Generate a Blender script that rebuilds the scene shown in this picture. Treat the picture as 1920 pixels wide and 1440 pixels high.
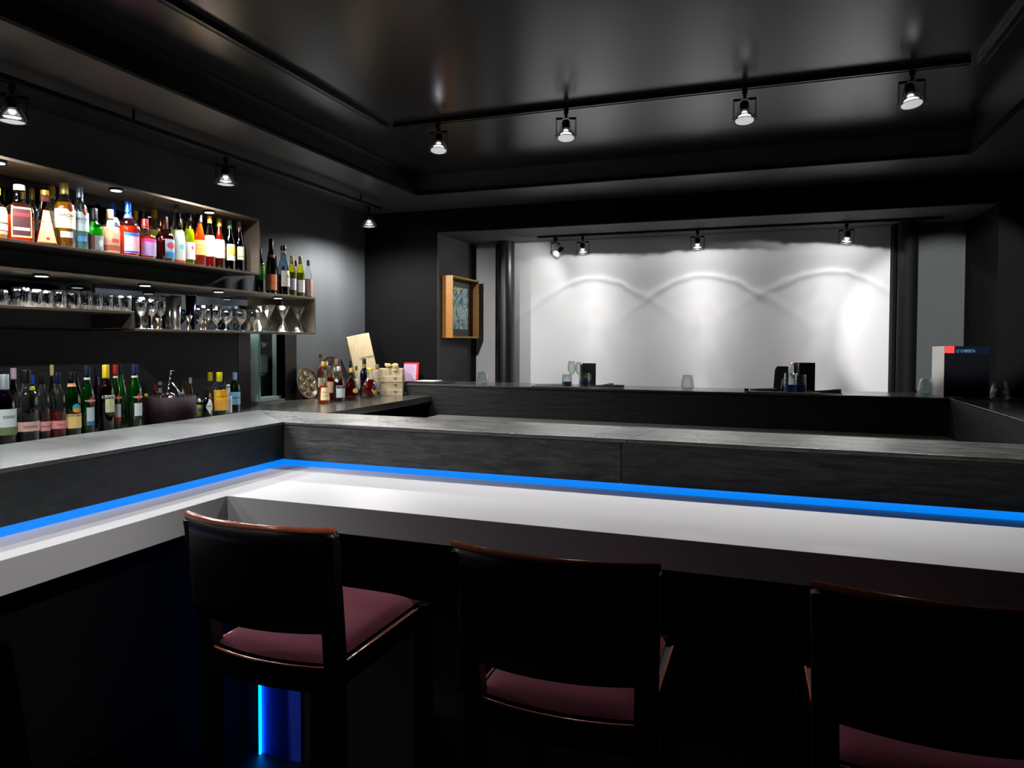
import bpy, bmesh, math, random
from mathutils import Matrix, Vector, Euler
random.seed(7)
R = math.radians
for o in list(bpy.data.objects): bpy.data.objects.remove(o)
SC = bpy.context.scene; COL = SC.collection

# ------------------------------------------------------------------ camera
E = 2.0                                   # eye height above the floor
YAW, PIT, ROL = .343792, .027239, -.0038458
FPX, CX, CY = 1310.4, 960.0, 675.8
fw = Vector((-math.sin(YAW)*math.cos(PIT), math.cos(YAW)*math.cos(PIT), -math.sin(PIT)))
rt0 = Vector((math.cos(YAW), math.sin(YAW), 0)); dn0 = fw.cross(rt0)
rt = rt0*math.cos(ROL)+dn0*math.sin(ROL); dn = -rt0*math.sin(ROL)+dn0*math.cos(ROL)
cd = bpy.data.cameras.new('camera'); cam = bpy.data.objects.new('camera', cd); COL.objects.link(cam)
cd.sensor_width = 36; cd.lens = FPX/1920*36; cd.shift_y = (CY-720)/1920; cd.clip_start = .05
m = Matrix.Identity(4)
for i in range(3):
    m[i][0] = rt[i]; m[i][1] = -dn[i]; m[i][2] = -fw[i]
m[2][3] = E
cam.matrix_world = m; SC.camera = cam

# ------------------------------------------------------------------ world and exposure
w = bpy.data.worlds.new('world'); SC.world = w; w.use_nodes = True
w.node_tree.nodes['Background'].inputs[0].default_value = (.6, .7, 1, 1)
w.node_tree.nodes['Background'].inputs[1].default_value = 0.0
vs = SC.view_settings; vs.view_transform = 'Standard'; vs.look = 'None'; vs.exposure = 0.0; vs.gamma = 1; vs.use_curve_mapping = False

# ------------------------------------------------------------------ lights that stand alone
def spot(name, loc, target, power, angle, size=.03, blend=.6, color=(1, 1, 1), parent=None, pattern=None):
    l = bpy.data.lights.new(name, 'SPOT'); l.energy = power; l.spot_size = R(angle); l.spot_blend = blend
    l.shadow_soft_size = size; l.color = color
    o = bpy.data.objects.new(name, l); COL.objects.link(o)
    d = Vector(target)-Vector(loc)
    o.rotation_euler = d.to_track_quat('-Z', 'Y').to_euler(); o.location = loc
    if pattern: pattern(l)
    if parent: o.parent = parent
    return o
def point(name, loc, power, size=.02, color=(1, 1, 1)):
    l = bpy.data.lights.new(name, 'POINT'); l.energy = power; l.shadow_soft_size = size; l.color = color
    o = bpy.data.objects.new(name, l); COL.objects.link(o); o.location = loc
    return o

# rays: direction through a place in the picture, used only to look up where a thing stands on its shelf
def ray(px, py):
    return rt*(px-CX)+dn*(py-CY)+fw*FPX
def onX(px, py, X):
    r = ray(px, py); r = r*(X/r.x); return Vector((r.x, r.y, r.z+E))
def onY(px, py, Y):
    r = ray(px, py); r = r*(Y/r.y); return Vector((r.x, r.y, r.z+E))
def onZ(px, py, z):
    r = ray(px, py); r = r*((z-E)/r.z); return Vector((r.x, r.y, z))
def depth(p): return (Vector(p)-Vector((0, 0, E))).dot(fw)

# ------------------------------------------------------------------ materials
MATS = {}
def lin(c):
    return tuple((x/12.92 if x <= .04045 else ((x+.055)/1.055)**2.4) for x in [v/255 for v in c])
def P(name, rgb, rough=.5, metal=0., spec=.5, coat=0., emit=None, es=0., var=.0, scale=20., bump=0., bscale=60., stretch=(1, 1, 1), srgb=True):
    """principled surface with a little procedural variation"""
    if name in MATS: return MATS[name]
    mt = bpy.data.materials.new(name); mt.use_nodes = True; nt = mt.node_tree; b = nt.nodes['Principled BSDF']
    c = lin(rgb) if srgb else rgb
    b.inputs['Base Color'].default_value = (*c, 1); b.inputs['Roughness'].default_value = rough
    b.inputs['Metallic'].default_value = metal; b.inputs['Specular IOR Level'].default_value = spec
    b.inputs['Coat Weight'].default_value = coat; b.inputs['Coat Roughness'].default_value = .08
    if emit: b.inputs['Emission Color'].default_value = (*lin(emit), 1); b.inputs['Emission Strength'].default_value = es
    if var or bump:
        tc = nt.nodes.new('ShaderNodeTexCoord'); mp = nt.nodes.new('ShaderNodeMapping'); mp.inputs['Scale'].default_value = stretch
        nt.links.new(tc.outputs['Object'], mp.inputs['Vector'])
    if var:
        n = nt.nodes.new('ShaderNodeTexNoise'); n.inputs['Scale'].default_value = scale; n.inputs['Detail'].default_value = 6
        cr = nt.nodes.new('ShaderNodeValToRGB')
        cr.color_ramp.elements[0].position = .3; cr.color_ramp.elements[1].position = .7
        cr.color_ramp.elements[0].color = (*[x*(1-var) for x in c], 1); cr.color_ramp.elements[1].color = (*[min(1, x*(1+var)) for x in c], 1)
        nt.links.new(mp.outputs[0], n.inputs['Vector']); nt.links.new(n.outputs['Fac'], cr.inputs[0]); nt.links.new(cr.outputs[0], b.inputs['Base Color'])
    if bump:
        n2 = nt.nodes.new('ShaderNodeTexNoise'); n2.inputs['Scale'].default_value = bscale; n2.inputs['Detail'].default_value = 8
        bp = nt.nodes.new('ShaderNodeBump'); bp.inputs['Strength'].default_value = bump; bp.inputs['Distance'].default_value = .01
        nt.links.new(mp.outputs[0], n2.inputs['Vector']); nt.links.new(n2.outputs['Fac'], bp.inputs['Height']); nt.links.new(bp.outputs[0], b.inputs['Normal'])
    MATS[name] = mt; return mt

def slate(name, rot, base=(34, 36, 36), rough=.42, spec=.5, strength=.55, light=2.2):
    """split slate: streaky ridges that run along a grain direction"""
    if name in MATS: return MATS[name]
    mt = bpy.data.materials.new(name); mt.use_nodes = True; nt = mt.node_tree; b = nt.nodes['Principled BSDF']; L = nt.links.new
    tc = nt.nodes.new('ShaderNodeTexCoord'); mp = nt.nodes.new('ShaderNodeMapping')
    mp.inputs['Rotation'].default_value = rot; mp.inputs['Scale'].default_value = (1.1, 3.2, 6.5)
    L(tc.outputs['Object'], mp.inputs['Vector'])
    n = nt.nodes.new('ShaderNodeTexNoise'); n.inputs['Scale'].default_value = 5.0; n.inputs['Detail'].default_value = 15; n.inputs['Roughness'].default_value = .72; n.inputs['Distortion'].default_value = .55
    L(mp.outputs[0], n.inputs['Vector'])
    n3 = nt.nodes.new('ShaderNodeTexNoise'); n3.inputs['Scale'].default_value = 2.2; n3.inputs['Detail'].default_value = 3
    L(tc.outputs['Object'], n3.inputs['Vector'])
    cr = nt.nodes.new('ShaderNodeValToRGB'); c = lin(base)
    cr.color_ramp.elements[0].position = .38; cr.color_ramp.elements[0].color = (*[x*.45 for x in c], 1)
    cr.color_ramp.elements[1].position = .78; cr.color_ramp.elements[1].color = (*[x*light for x in c], 1)
    L(n.outputs['Fac'], cr.inputs[0]); L(cr.outputs[0], b.inputs['Base Color'])
    rr = nt.nodes.new('ShaderNodeMapRange'); rr.inputs['To Min'].default_value = rough-.12; rr.inputs['To Max'].default_value = rough+.2
    L(n3.outputs['Fac'], rr.inputs['Value']); L(rr.outputs[0], b.inputs['Roughness'])
    b.inputs['Specular IOR Level'].default_value = spec
    bp = nt.nodes.new('ShaderNodeBump'); bp.inputs['Strength'].default_value = strength; bp.inputs['Distance'].default_value = .012
    L(n.outputs['Fac'], bp.inputs['Height']); L(bp.outputs[0], b.inputs['Normal'])
    MATS[name] = mt; return mt

def clear(name, tint=(255, 255, 255), gloss=1.0, rough=.03, lo=.06, hi=.75, bump=0.):
    """thin clear glass: see-through, with reflections that grow towards the edges"""
    if name in MATS: return MATS[name]
    mt = bpy.data.materials.new(name); mt.use_nodes = True; nt = mt.node_tree; L = nt.links.new
    nt.nodes.remove(nt.nodes['Principled BSDF']); out = nt.nodes['Material Output']
    tr = nt.nodes.new('ShaderNodeBsdfTransparent'); tr.inputs[0].default_value = (*lin(tint), 1)
    gl = nt.nodes.new('ShaderNodeBsdfGlossy'); gl.inputs['Roughness'].default_value = rough; gl.inputs['Color'].default_value = (gloss, gloss, gloss, 1)
    lw = nt.nodes.new('ShaderNodeLayerWeight'); lw.inputs['Blend'].default_value = .35
    mr = nt.nodes.new('ShaderNodeMapRange'); mr.inputs['To Min'].default_value = lo; mr.inputs['To Max'].default_value = hi
    mx = nt.nodes.new('ShaderNodeMixShader')
    L(lw.outputs['Facing'], mr.inputs['Value']); L(mr.outputs[0], mx.inputs[0]); L(tr.outputs[0], mx.inputs[1]); L(gl.outputs[0], mx.inputs[2]); L(mx.outputs[0], out.inputs['Surface'])
    if bump:
        tc = nt.nodes.new('ShaderNodeTexCoord'); n = nt.nodes.new('ShaderNodeTexNoise'); n.inputs['Scale'].default_value = 80
        bp = nt.nodes.new('ShaderNodeBump'); bp.inputs['Strength'].default_value = bump; bp.inputs['Distance'].default_value = .01
        mp = nt.nodes.new('ShaderNodeMapping'); mp.inputs['Scale'].default_value = (1, 1, .12); L(tc.outputs['Object'], mp.inputs['Vector']); L(mp.outputs[0], n.inputs['Vector']); L(n.outputs['Fac'], bp.inputs['Height']); L(bp.outputs[0], gl.inputs['Normal']); L(bp.outputs[0], lw.inputs['Normal'])
    MATS[name] = mt; return mt

def liquor(rgb):
    """coloured drink: lets some light through its body"""
    name = 'drink_%02x%02x%02x' % rgb
    if name in MATS: return MATS[name]
    mt = bpy.data.materials.new(name); mt.use_nodes = True; nt = mt.node_tree; L = nt.links.new
    nt.nodes.remove(nt.nodes['Principled BSDF']); out = nt.nodes['Material Output']; c = (*lin(rgb), 1)
    df = nt.nodes.new('ShaderNodeBsdfDiffuse'); df.inputs[0].default_value = c
    tl = nt.nodes.new('ShaderNodeBsdfTranslucent'); tl.inputs[0].default_value = c
    tr = nt.nodes.new('ShaderNodeBsdfTransparent'); tr.inputs[0].default_value = c
    gl = nt.nodes.new('ShaderNodeBsdfGlossy'); gl.inputs['Roughness'].default_value = .08
    m1 = nt.nodes.new('ShaderNodeMixShader'); m2 = nt.nodes.new('ShaderNodeMixShader'); m3 = nt.nodes.new('ShaderNodeMixShader')
    fr = nt.nodes.new('ShaderNodeFresnel'); fr.inputs[0].default_value = 1.35
    m1.inputs[0].default_value = .5; m2.inputs[0].default_value = .35
    L(df.outputs[0], m1.inputs[1]); L(tl.outputs[0], m1.inputs[2]); L(m1.outputs[0], m2.inputs[1]); L(tr.outputs[0], m2.inputs[2])
    L(fr.outputs[0], m3.inputs[0]); L(m2.outputs[0], m3.inputs[1]); L(gl.outputs[0], m3.inputs[2]); L(m3.outputs[0], out.inputs['Surface'])
    MATS[name] = mt; return mt

BLACKWALL = P('black_wall_paint', (22, 22, 23), .75, spec=.25, var=.25, scale=3, bump=.05, bscale=200)
PITCH = P('black_wall_cloth', (8, 8, 9), .85, spec=.15, var=.2, scale=4)
GREYWALL = P('grey_fabric_wall', (80, 83, 86), .8, spec=.3, var=.12, scale=2.5, bump=.08, bscale=320, stretch=(1, 1, .3))
CEIL = P('dark_satin_ceiling', (37, 37, 37), .24, spec=.5, var=.1, scale=2, bump=.02, bscale=150)
SOFFIT = P('dark_satin_soffit', (66, 66, 67), .38, spec=.5, var=.1, scale=2)
FLOORM = P('black_floor', (10, 10, 11), .5, var=.3, scale=6)
WHITEWALL = P('white_plaster', (212, 212, 214), .8, spec=.2, var=.02, scale=1.5, bump=.02, bscale=30)
GREYPANEL = P('grey_linen_panel', (88, 92, 93), .85, spec=.2, var=.07, scale=90, bump=.1, bscale=300)
COUNTER = P('white_solid_surface', (206, 204, 206), .42, spec=.4, var=.015, scale=1.2)
STEEL = P('brushed_dark_steel', (140, 140, 132), .2, metal=.85, var=.12, scale=6, stretch=(1, 20, 20), bump=.03, bscale=60)
SHELFM = P('bronze_grey_shelf', (104, 94, 82), .42, metal=.55, var=.08, scale=8)
MIRROR = P('smoked_mirror', (84, 90, 98), .04, metal=1.0, var=.05, scale=2)
FRONTM = P('black_bar_cloth', (40, 40, 40), .8, spec=.2, var=.35, scale=150, bump=.2, bscale=400)
WOODBLK = P('black_lacquered_wood', (7, 6, 6), .38, spec=.35, var=.3, scale=12, stretch=(1, 1, .2))
MAHOG = P('polished_mahogany_edge', (170, 92, 62), .16, spec=.6, coat=.6, var=.25, scale=30, stretch=(6, 1, 1))
PLUM = P('plum_seat_velvet', (98, 44, 57), .9, spec=.15, var=.12, scale=300, bump=.2, bscale=600)
BLKMETAL = P('black_metal', (14, 14, 15), .35, metal=.4, spec=.5, var=.1, scale=30)
CHROME = P('chrome', (190, 190, 190), .15, metal=1., var=.03, scale=30)
GLASS = clear('clear_glass', (246, 250, 250), lo=.04, hi=.62)
CUTGLASS = clear('cut_glass', (236, 242, 242), lo=.28, hi=.98, bump=.9)
BLUELED = P('blue_led_strip', (0, 60, 160), .3, emit=(0, 138, 255), es=.85)
PUCKON = P('lit_puck_lens', (255, 255, 255), .3, emit=(225, 232, 255), es=6.0)
LENS = P('lit_lamp_lens', (230, 230, 230), .3, emit=(245, 245, 245), es=.5, var=.2, scale=160, bump=.5, bscale=150)
CORE = P('lit_lamp_core', (255, 255, 255), .3, emit=(255, 252, 248), es=4.0)
REFL = clear('dichroic_reflector', (150, 150, 155), lo=.25, hi=.7, rough=.1)
WOOD = P('pale_pine', (184, 166, 134), .6, spec=.3, var=.13, scale=7, stretch=(1, 7, 7), bump=.03, bscale=40)
WOODD = P('pine_edge', (168, 146, 108), .6, spec=.3, var=.15, scale=12, stretch=(1, 7, 7))
PAPER = P('white_paper', (232, 232, 230), .8)
INK = P('black_ink', (22, 20, 20), .6)

# ------------------------------------------------------------------ mesh helpers
class MB:
    def __init__(s): s.v = []; s.f = []; s.sm = []; s.mi = []; s.cur = 0
    def add(s, vs, fs, smooth=False, T=None):
        b = len(s.v)
        s.v += [tuple(T @ Vector(p)) if T else tuple(p) for p in vs]
        s.f += [tuple(i+b for i in f) for f in fs]; s.sm += [smooth]*len(fs); s.mi += [s.cur]*len(fs); return s
    def box(s, x0, x1, y0, y1, z0, z1, T=None):
        v = [(x, y, z) for z in (z0, z1) for y in (y0, y1) for x in (x0, x1)]
        return s.add(v, [(0, 2, 3, 1), (4, 5, 7, 6), (0, 1, 5, 4), (2, 6, 7, 3), (0, 4, 6, 2), (1, 3, 7, 5)], T=T)
    def prism(s, pts, z0, z1, T=None):
        n = len(pts); v = [(x, y, z0) for x, y in pts]+[(x, y, z1) for x, y in pts]
        return s.add(v, [tuple(range(n-1, -1, -1)), tuple(range(n, 2*n))]+[(i, (i+1) % n, n+(i+1) % n, n+i) for i in range(n)], T=T)
    def lathe(s, prof, n=24, sq=1., flat=1., caps=True, T=None, smooth=True):
        """prof: (r, z) pairs; sq > 1 squares the section, flat scales the depth (x)"""
        v = []
        for r, z in prof:
            for k in range(n):
                a = 2*math.pi*k/n; x, y = section(a, r, sq, flat); v.append((x, y, z))
        f = []
        for i in range(len(prof)-1):
            for k in range(n):
                k2 = (k+1) % n; f.append((i*n+k, i*n+k2, (i+1)*n+k2, (i+1)*n+k))
        s.add(v, f, smooth, T)
        if caps:
            if prof[0][0] > 1e-4: s.add(v[:n], [tuple(range(n-1, -1, -1))], False, T)
            if prof[-1][0] > 1e-4: s.add(v[-n:], [tuple(range(n))], False, T)
        return s
    def tube(s, pts, r, n=8, closed=False, T=None):
        pts = [Vector(p) for p in pts]; m_ = len(pts); v = []; prev = None
        for i, p in enumerate(pts):
            a = pts[(i-1) % m_] if (closed or i > 0) else p; b = pts[(i+1) % m_] if (closed or i < m_-1) else p
            t = (b-a).normalized()
            u = (Vector((0, 0, 1)) if abs(t.z) < .9 else Vector((1, 0, 0))) if prev is None else prev
            u = (u-t*u.dot(t)).normalized(); prev = u; w_ = t.cross(u)
            rr = r[i] if isinstance(r, (list, tuple)) else r
            for k in range(n):
                an = 2*math.pi*k/n; v.append(p+(u*math.cos(an)+w_*math.sin(an))*rr)
        f = []
        for i in range(m_ if closed else m_-1):
            j = (i+1) % m_
            for k in range(n): f.append((i*n+k, i*n+(k+1) % n, j*n+(k+1) % n, j*n+k))
        s.add(v, f, True, T)
        if not closed: s.add(v[:n], [tuple(range(n-1, -1, -1))], T=T); s.add(v[-n:], [tuple(range(n))], T=T)
        return s
    def build(s, name, mat, parent=None, loc=None, rot=None, bevel=0., kind=None):
        me = bpy.data.meshes.new(name); me.from_pydata(s.v, [], s.f)
        me.polygons.foreach_set('use_smooth', s.sm); me.polygons.foreach_set('material_index', s.mi)
        for mm in (mat if isinstance(mat, (list, tuple)) else [mat]): me.materials.append(mm)
        me.update(); o = bpy.data.objects.new(name, me); COL.objects.link(o)
        if parent: o.parent = parent
        if loc is not None: o.location = loc
        if rot is not None: o.rotation_euler = rot
        if bevel:
            bm_ = o.modifiers.new('bevel', 'BEVEL'); bm_.width = bevel; bm_.segments = 2; bm_.limit_method = 'ANGLE'
        if kind: o['kind'] = kind
        return o
def section(a, r, sq=1., flat=1.):
    c, s_ = math.cos(a), math.sin(a)
    if sq > 1.01:
        k = (abs(c)**(2*sq)+abs(s_)**(2*sq))**(-1/(2*sq)); c *= k; s_ *= k
    return r*c*flat, r*s_
def tag(o, label, cat, group=None, kind=None):
    o['label'] = label; o['category'] = cat
    if group: o['group'] = group
    if kind: o['kind'] = kind
    return o
def empty(name, loc, rz=0.):
    o = bpy.data.objects.new(name, None); o.empty_display_size = .05; COL.objects.link(o); o.location = loc; o.rotation_euler = (0, 0, rz); return o
def struct(name, mb, mat): return mb.build(name, mat, kind='structure')
def copy_tree(o, parent=None):
    c = o.copy(); COL.objects.link(c)
    if parent: c.parent = parent
    for ch in [x for x in KIDS.get(o.name, [])]:
        d = copy_tree(ch, c)
    return c
KIDS = {}
def index_kids():
    KIDS.clear()
    for o in bpy.data.objects:
        if o.parent: KIDS.setdefault(o.parent.name, []).append(o)
_txt = {}
def text_geo(s, size):
    if s not in _txt:
        cu = bpy.data.curves.new('t', 'FONT'); cu.body = s; cu.size = 1; cu.align_x = 'CENTER'; cu.align_y = 'CENTER'; cu.resolution_u = 2; cu.offset = 0 if 'M' in s else .007
        o = bpy.data.objects.new('t', cu); COL.objects.link(o); bpy.context.view_layer.update()
        me = bpy.data.meshes.new_from_object(o.evaluated_get(bpy.context.evaluated_depsgraph_get()))
        _txt[s] = ([v.co.copy() for v in me.vertices], [tuple(p.vertices) for p in me.polygons])
        bpy.data.objects.remove(o); bpy.data.curves.remove(cu); bpy.data.meshes.remove(me)
    v, f = _txt[s]; return [p*size for p in v], f

# ================================================================== ROOM SHELL
XW, YK, SOF, TOP = -3.517, 5.72, E+1.18, E+1.335     # left wall, far wall face, soffit and ceiling heights
XR, YF = 2.8, -1.6
mb = MB(); mb.box(XW-.8, XR+.1, YF-.1, 6.9, -.1, 0); struct('floor', mb, FLOORM)
mb = MB(); mb.box(-2.66, 1.22, YF, 5.12, TOP, TOP+.1); struct('ceiling', mb, CEIL)
mb = MB(); mb.box(XW-.8, -2.655, YF, 5.1, SOF, TOP+.1); mb.box(XW-.8, XR+.1, 5.1, 6.9, SOF, TOP+.1); mb.box(1.21, XR+.1, YF, 5.1, SOF, TOP+.1)
struct('trim_1', mb, SOFFIT)
# left wall with the pass-through niche cut out of it (Y 4.16 - 4.55)
N0, N1, NZ0, NZ1 = 4.06, 4.55, E-.455, E+.30
mb = MB(); mb.box(XW-.12, XW, YF, N0, 0, SOF); mb.box(XW-.12, XW, N1, YK, 0, SOF); mb.box(XW-.12, XW, N0, N1, 0, NZ0); mb.box(XW-.12, XW, N0, N1, NZ1, SOF)
struct('wall_left', mb, GREYWALL)
mb = MB(); mb.box(XW-.45, XW-.12, N0-.3, N0-.25, 0, SOF); mb.box(XW-.45, XW-.12, N1+.25, N1+.3, 0, SOF); mb.box(XW-.5, XW-.45, N0-.3, N1+.3, 0, SOF); mb.box(XW-.45, XW-.12, N0-.25, N1+.25, NZ0-.06, NZ0-.02)
struct('wall_niche', mb, BLACKWALL)
mb = MB(); mb.box(XW-.8, -2.766, YK, 6.58, 0, SOF); struct('wall_back', mb, PITCH)
mb = MB(); mb.box(1.533, XR, YK, 6.58, 0, SOF); struct('wall_back_right', mb, PITCH)
mb = MB(); mb.box(-2.766, 1.533, YK, 6.62, E+.98, SOF); struct('wall_lintel', mb, PITCH)
mb = MB(); mb.box(-2.772, -2.762, YK+.004, 6.5, 0, E+.979); mb.box(-2.762, 1.53, YK+.01, 6.56, E+.972, E+.979)
struct('trim_2', mb, P('reveal_grey', (62, 62, 62), .7, var=.1, scale=3))
mb = MB(); mb.box(-2.766, 2.2, 6.60, 6.7, 0, SOF); struct('wall_far', mb, WHITEWALL)
mb = MB(); mb.box(-2.766, -2.752, 6.5, 6.6, 0, E+.972); mb.box(-2.52, -2.44, 6.54, 6.6, 0, E+.972); mb.box(1.0, 1.18, 6.45, 6.6, 0, E+.972); struct('trim_3', mb, PITCH)
mb = MB(); mb.lathe([(.085, 0), (.085, E+.972)], 40, T=Matrix.Translation((-2.365, 6.42, 0)))
tag(mb.build('round_column', P('charcoal_column', (20, 20, 21), .35, spec=.5, var=.05, scale=4)), 'slim round black column between the narrow and the wide white wall field', 'column')
mb = MB(); mb.lathe([(.07, 0), (.07, E+.972)], 40, T=Matrix.Translation((1.09, 6.37, 0)))
tag(mb.build('round_column', P('black_column', (9, 9, 12), .7, spec=.2)), 'round black column left of the tall grey wall panel', 'column')
mb = MB(); mb.box(1.185, 1.78, 6.56, 6.59, .05, E+.966)
tag(mb.build('wall_panel', GREYPANEL), 'tall flat grey linen panel behind the upright menu at right', 'wall panel')
mb = MB(); mb.box(XR, XR+.1, YF, 6.6, 0, TOP); struct('wall_right', mb, PITCH)
mb = MB(); mb.box(XW-.8, XR+.1, YF-.1, YF, 0, TOP+.1); struct('wall_front', mb, PITCH)
# darker back-splash panel under the shelves, up to the niche
mb = MB(); mb.box(XW+.001, XW+.022, .2, 4.0, E-.47, E+.05)
tag(mb.build('splashback', P('charcoal_splash', (46, 46, 50), .6, spec=.35, var=.1, scale=5, bump=.04, bscale=200)), 'smooth charcoal panel on the left wall behind the counter bottles', 'wall panel')
# linear air diffuser in the left side of the ceiling tray
r_ = empty('air_diffuser', (-2.655, 2.6, SOF+.05))
mb = MB(); mb.box(-.001, .012, -2.6, 2.35, -.045, .085); mb.build('frame', P('diffuser_black', (12, 12, 12), .45, spec=.5), r_)
for k in range(5):
    mb = MB(); mb.box(.012, .024, -2.55, 2.3, -.02+k*.018, -.013+k*.018); mb.build('slat', P('diffuser_slat', (26, 26, 27), .3, metal=.5), r_, bevel=.001)
tag(r_, 'long black slotted air diffuser along the left side of the ceiling recess', 'air vent')
# lip round the recess
mb = MB(); mb.box(-2.655, -2.62, YF, 5.1, SOF-.004, SOF+.012); mb.box(-2.62, 1.21, 5.075, 5.1, SOF-.004, SOF+.012); mb.box(1.18, 1.21, YF, 5.075, SOF-.004, SOF+.012)
struct('trim_4', mb, PITCH)

# ================================================================== THE U-SHAPED BAR
CT, LT, ST = E-.662, E-.43, E-.632      # counter top, ledge top, underside of slate upstand
mb = MB(); mb.prism([(-2.14, YF+.3), (-2.14, 2.38), (2.78, 2.38), (2.78, 3.2), (-2.45, 3.2), (-2.45, YF+.3)], CT-.109, CT)
tag(mb.build('bar_counter', COUNTER, bevel=.002), 'white L-shaped bar counter in front of the blue light strip', 'counter')
r_ = empty('bar_cabinet', (-2.40, 2.76, 0))
mb = MB(); mb.box(0, 5.18, 0, .64, 0, CT-.11); mb.build('front_panel', FRONTM, r_)
mb = MB(); mb.box(-.46, 0, YF+.3-2.76, .64, 0, CT-.11); mb.build('side_panel', PITCH, r_)
tag(r_, 'black cloth-covered bar base under the white counter, behind the stools', 'bar cabinet')
# slate ledge: panels with different grain
r_ = empty('slate_ledge', (-2.39, 3.08, ST))
def slab(pts, z0, z1, mat, bev=.004, name='slate_slab'):
    mb = MB(); mb.prism([(x+2.39, y-3.08) for x, y in pts], z0-ST, z1-ST); return mb.build(name, mat, r_, bevel=bev)
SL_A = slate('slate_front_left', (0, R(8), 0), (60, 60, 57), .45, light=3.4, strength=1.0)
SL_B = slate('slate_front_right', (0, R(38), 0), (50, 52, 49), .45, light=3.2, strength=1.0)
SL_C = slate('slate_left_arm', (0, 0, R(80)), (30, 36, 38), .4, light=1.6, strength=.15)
SL_T = slate('slate_top', (0, 0, R(18)), (84, 84, 81), .24, spec=1.0, light=2.0, strength=.45)
SL_TL = slate('slate_top_left', (0, 0, R(96)), (56, 59, 58), .32, spec=.9, light=2.0, strength=.35)
slab([(-2.39, 3.08), (-.585, 3.08), (-.585, 3.12), (-2.43, 3.12)], ST, LT-.018, SL_A, name='upstand')
slab([(-.583, 3.08), (2.78, 3.08), (2.78, 3.12), (-.583, 3.12)], ST, LT-.018, SL_B, name='upstand')
slab([(-2.39, YF+.3), (-2.39, 3.078), (-2.43, 3.12), (-2.43, YF+.3)], ST, LT-.018, SL_C, name='upstand')
slab([(-2.386, 3.074), (-.56, 3.074), (-.47, 3.53), (-2.93, 3.53)], LT-.018, LT, SL_T, name='top_slab')
slab([(-.559, 3.074), (2.78, 3.074), (2.78, 3.53), (-.469, 3.53)], LT-.018, LT, SL_T, name='top_slab')
slab([(-2.386, YF+.3), (-2.386, 3.074), (-2.93, 3.53), (-2.93, YF+.3)], LT-.018, LT, SL_TL, name='top_slab')
slab([(-2.44, 3.121), (2.78, 3.121), (2.78, 3.50), (-2.86, 3.50), (-2.86, YF+.3), (-2.44, YF+.3)], CT+.002, LT-.02, FRONTM, 0, 'core')
tag(r_, 'raised L-shaped ledge of split dark slate standing behind the blue light strip', 'bar ledge')
# blue light strip, recessed under the slate
r_ = empty('light_strip', (-2.37, 3.07, CT))
mb = MB(); mb.prism([(-.02, 0.012), (5.15, .012), (5.15, .025), (-.035, .025)], .001, .033); mb.build('diffuser', BLUELED, r_)
mb = MB(); mb.prism([(-.02, .012), (-.02, YF+.3-3.07), (-.035, YF+.3-3.07), (-.035, .025)], .001, .033); mb.build('diffuser', BLUELED, r_)
tag(r_, 'glowing blue light strip between the white counter and the slate', 'light strip')
# lit pilaster at the inner corner of the bar front
r_ = empty('corner_light', (-2.275, 2.755, 0))
mb = MB(); mb.box(0, .24, -.02, 0, .0, CT-.13); mb.build('panel', P('blue_acrylic', (60, 90, 255), .35, spec=.4, var=.05, scale=5), r_)
mb = MB(); mb.tube([(.012, -.028, .0), (.012, -.028, CT-.13)], .0065); mb.build('tube', P('blue_led_tube', (0, 90, 200), .3, emit=(0, 150, 255), es=8), r_)
tag(r_, 'upright blue light at the bar corner seen below the left stool', 'light')

# far side of the island
FT, FB = E-.37, E-.63
SL_F = slate('slate_far', (0, R(10), 0), (13, 13, 13), .55, light=2.0, strength=.6)
SL_FT = slate('slate_far_top', (0, 0, R(20)), (84, 86, 86), .15, spec=1., light=1.5, strength=.05)
r_ = empty('far_bar', (-2.92, 5.42, 0))
def fslab(pts, z0, z1, mat, name, bev=.003):
    mb = MB(); mb.prism([(x+2.92, y-5.42) for x, y in pts], z0, z1); return mb.build(name, mat, r_, bevel=bev)
fslab([(-2.92, 5.42), (-2.88, 5.46), (-2.88, 5.69), (-2.92, 5.69)], FB-.3, FT-.014, SL_F, 'end_slab')
fslab([(-2.918, 5.42), (1.19, 5.42), (1.19, 5.46), (-2.878, 5.46)], FB-.3, FT-.014, SL_F, 'front_slab')
fslab([(1.192, 3.56), (1.232, 3.56), (1.232, 5.46), (1.192, 5.46)], FB-.3, FT-.014, slate('slate_right_arm', (0, 0, R(70)), (26, 27, 27), .5, light=1.6, strength=.4), 'side_slab')
fslab([(-2.925, 5.415), (1.19, 5.415), (1.53, 5.9), (-2.755, 5.9), (-2.755, 5.71), (-2.925, 5.71)], FT-.014, FT, SL_FT, 'top_slab')
fslab([(1.19, 5.413), (1.185, 3.55), (1.62, 3.55), (1.62, 5.71), (1.531, 5.71), (1.531, 5.9)], FT-.014, FT, SL_FT, 'top_slab')
fslab([(-2.87, 5.462), (1.234, 5.462), (1.234, 3.57), (1.6, 3.57), (1.6, 5.7), (1.525, 5.7), (1.525, 5.88), (-2.75, 5.88), (-2.75, 5.70), (-2.87, 5.70)], 0, FT-.016, FRONTM, 'core', 0)
tag(r_, 'far U-shaped slate bar across the room in front of the white wall', 'bar')
mb = MB(); mb.box(-2.6, 1.185, 4.75, 5.412, FB-.03, FB); mb.box(-2.58, 1.16, 4.8, 5.40, 0.0, FB-.031)
tag(mb.build('work_table', P('dull_steel_top', (120, 124, 122), .5, metal=.2, var=.06, scale=6)), 'low steel work table running along the inside of the far bar', 'work table')
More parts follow.
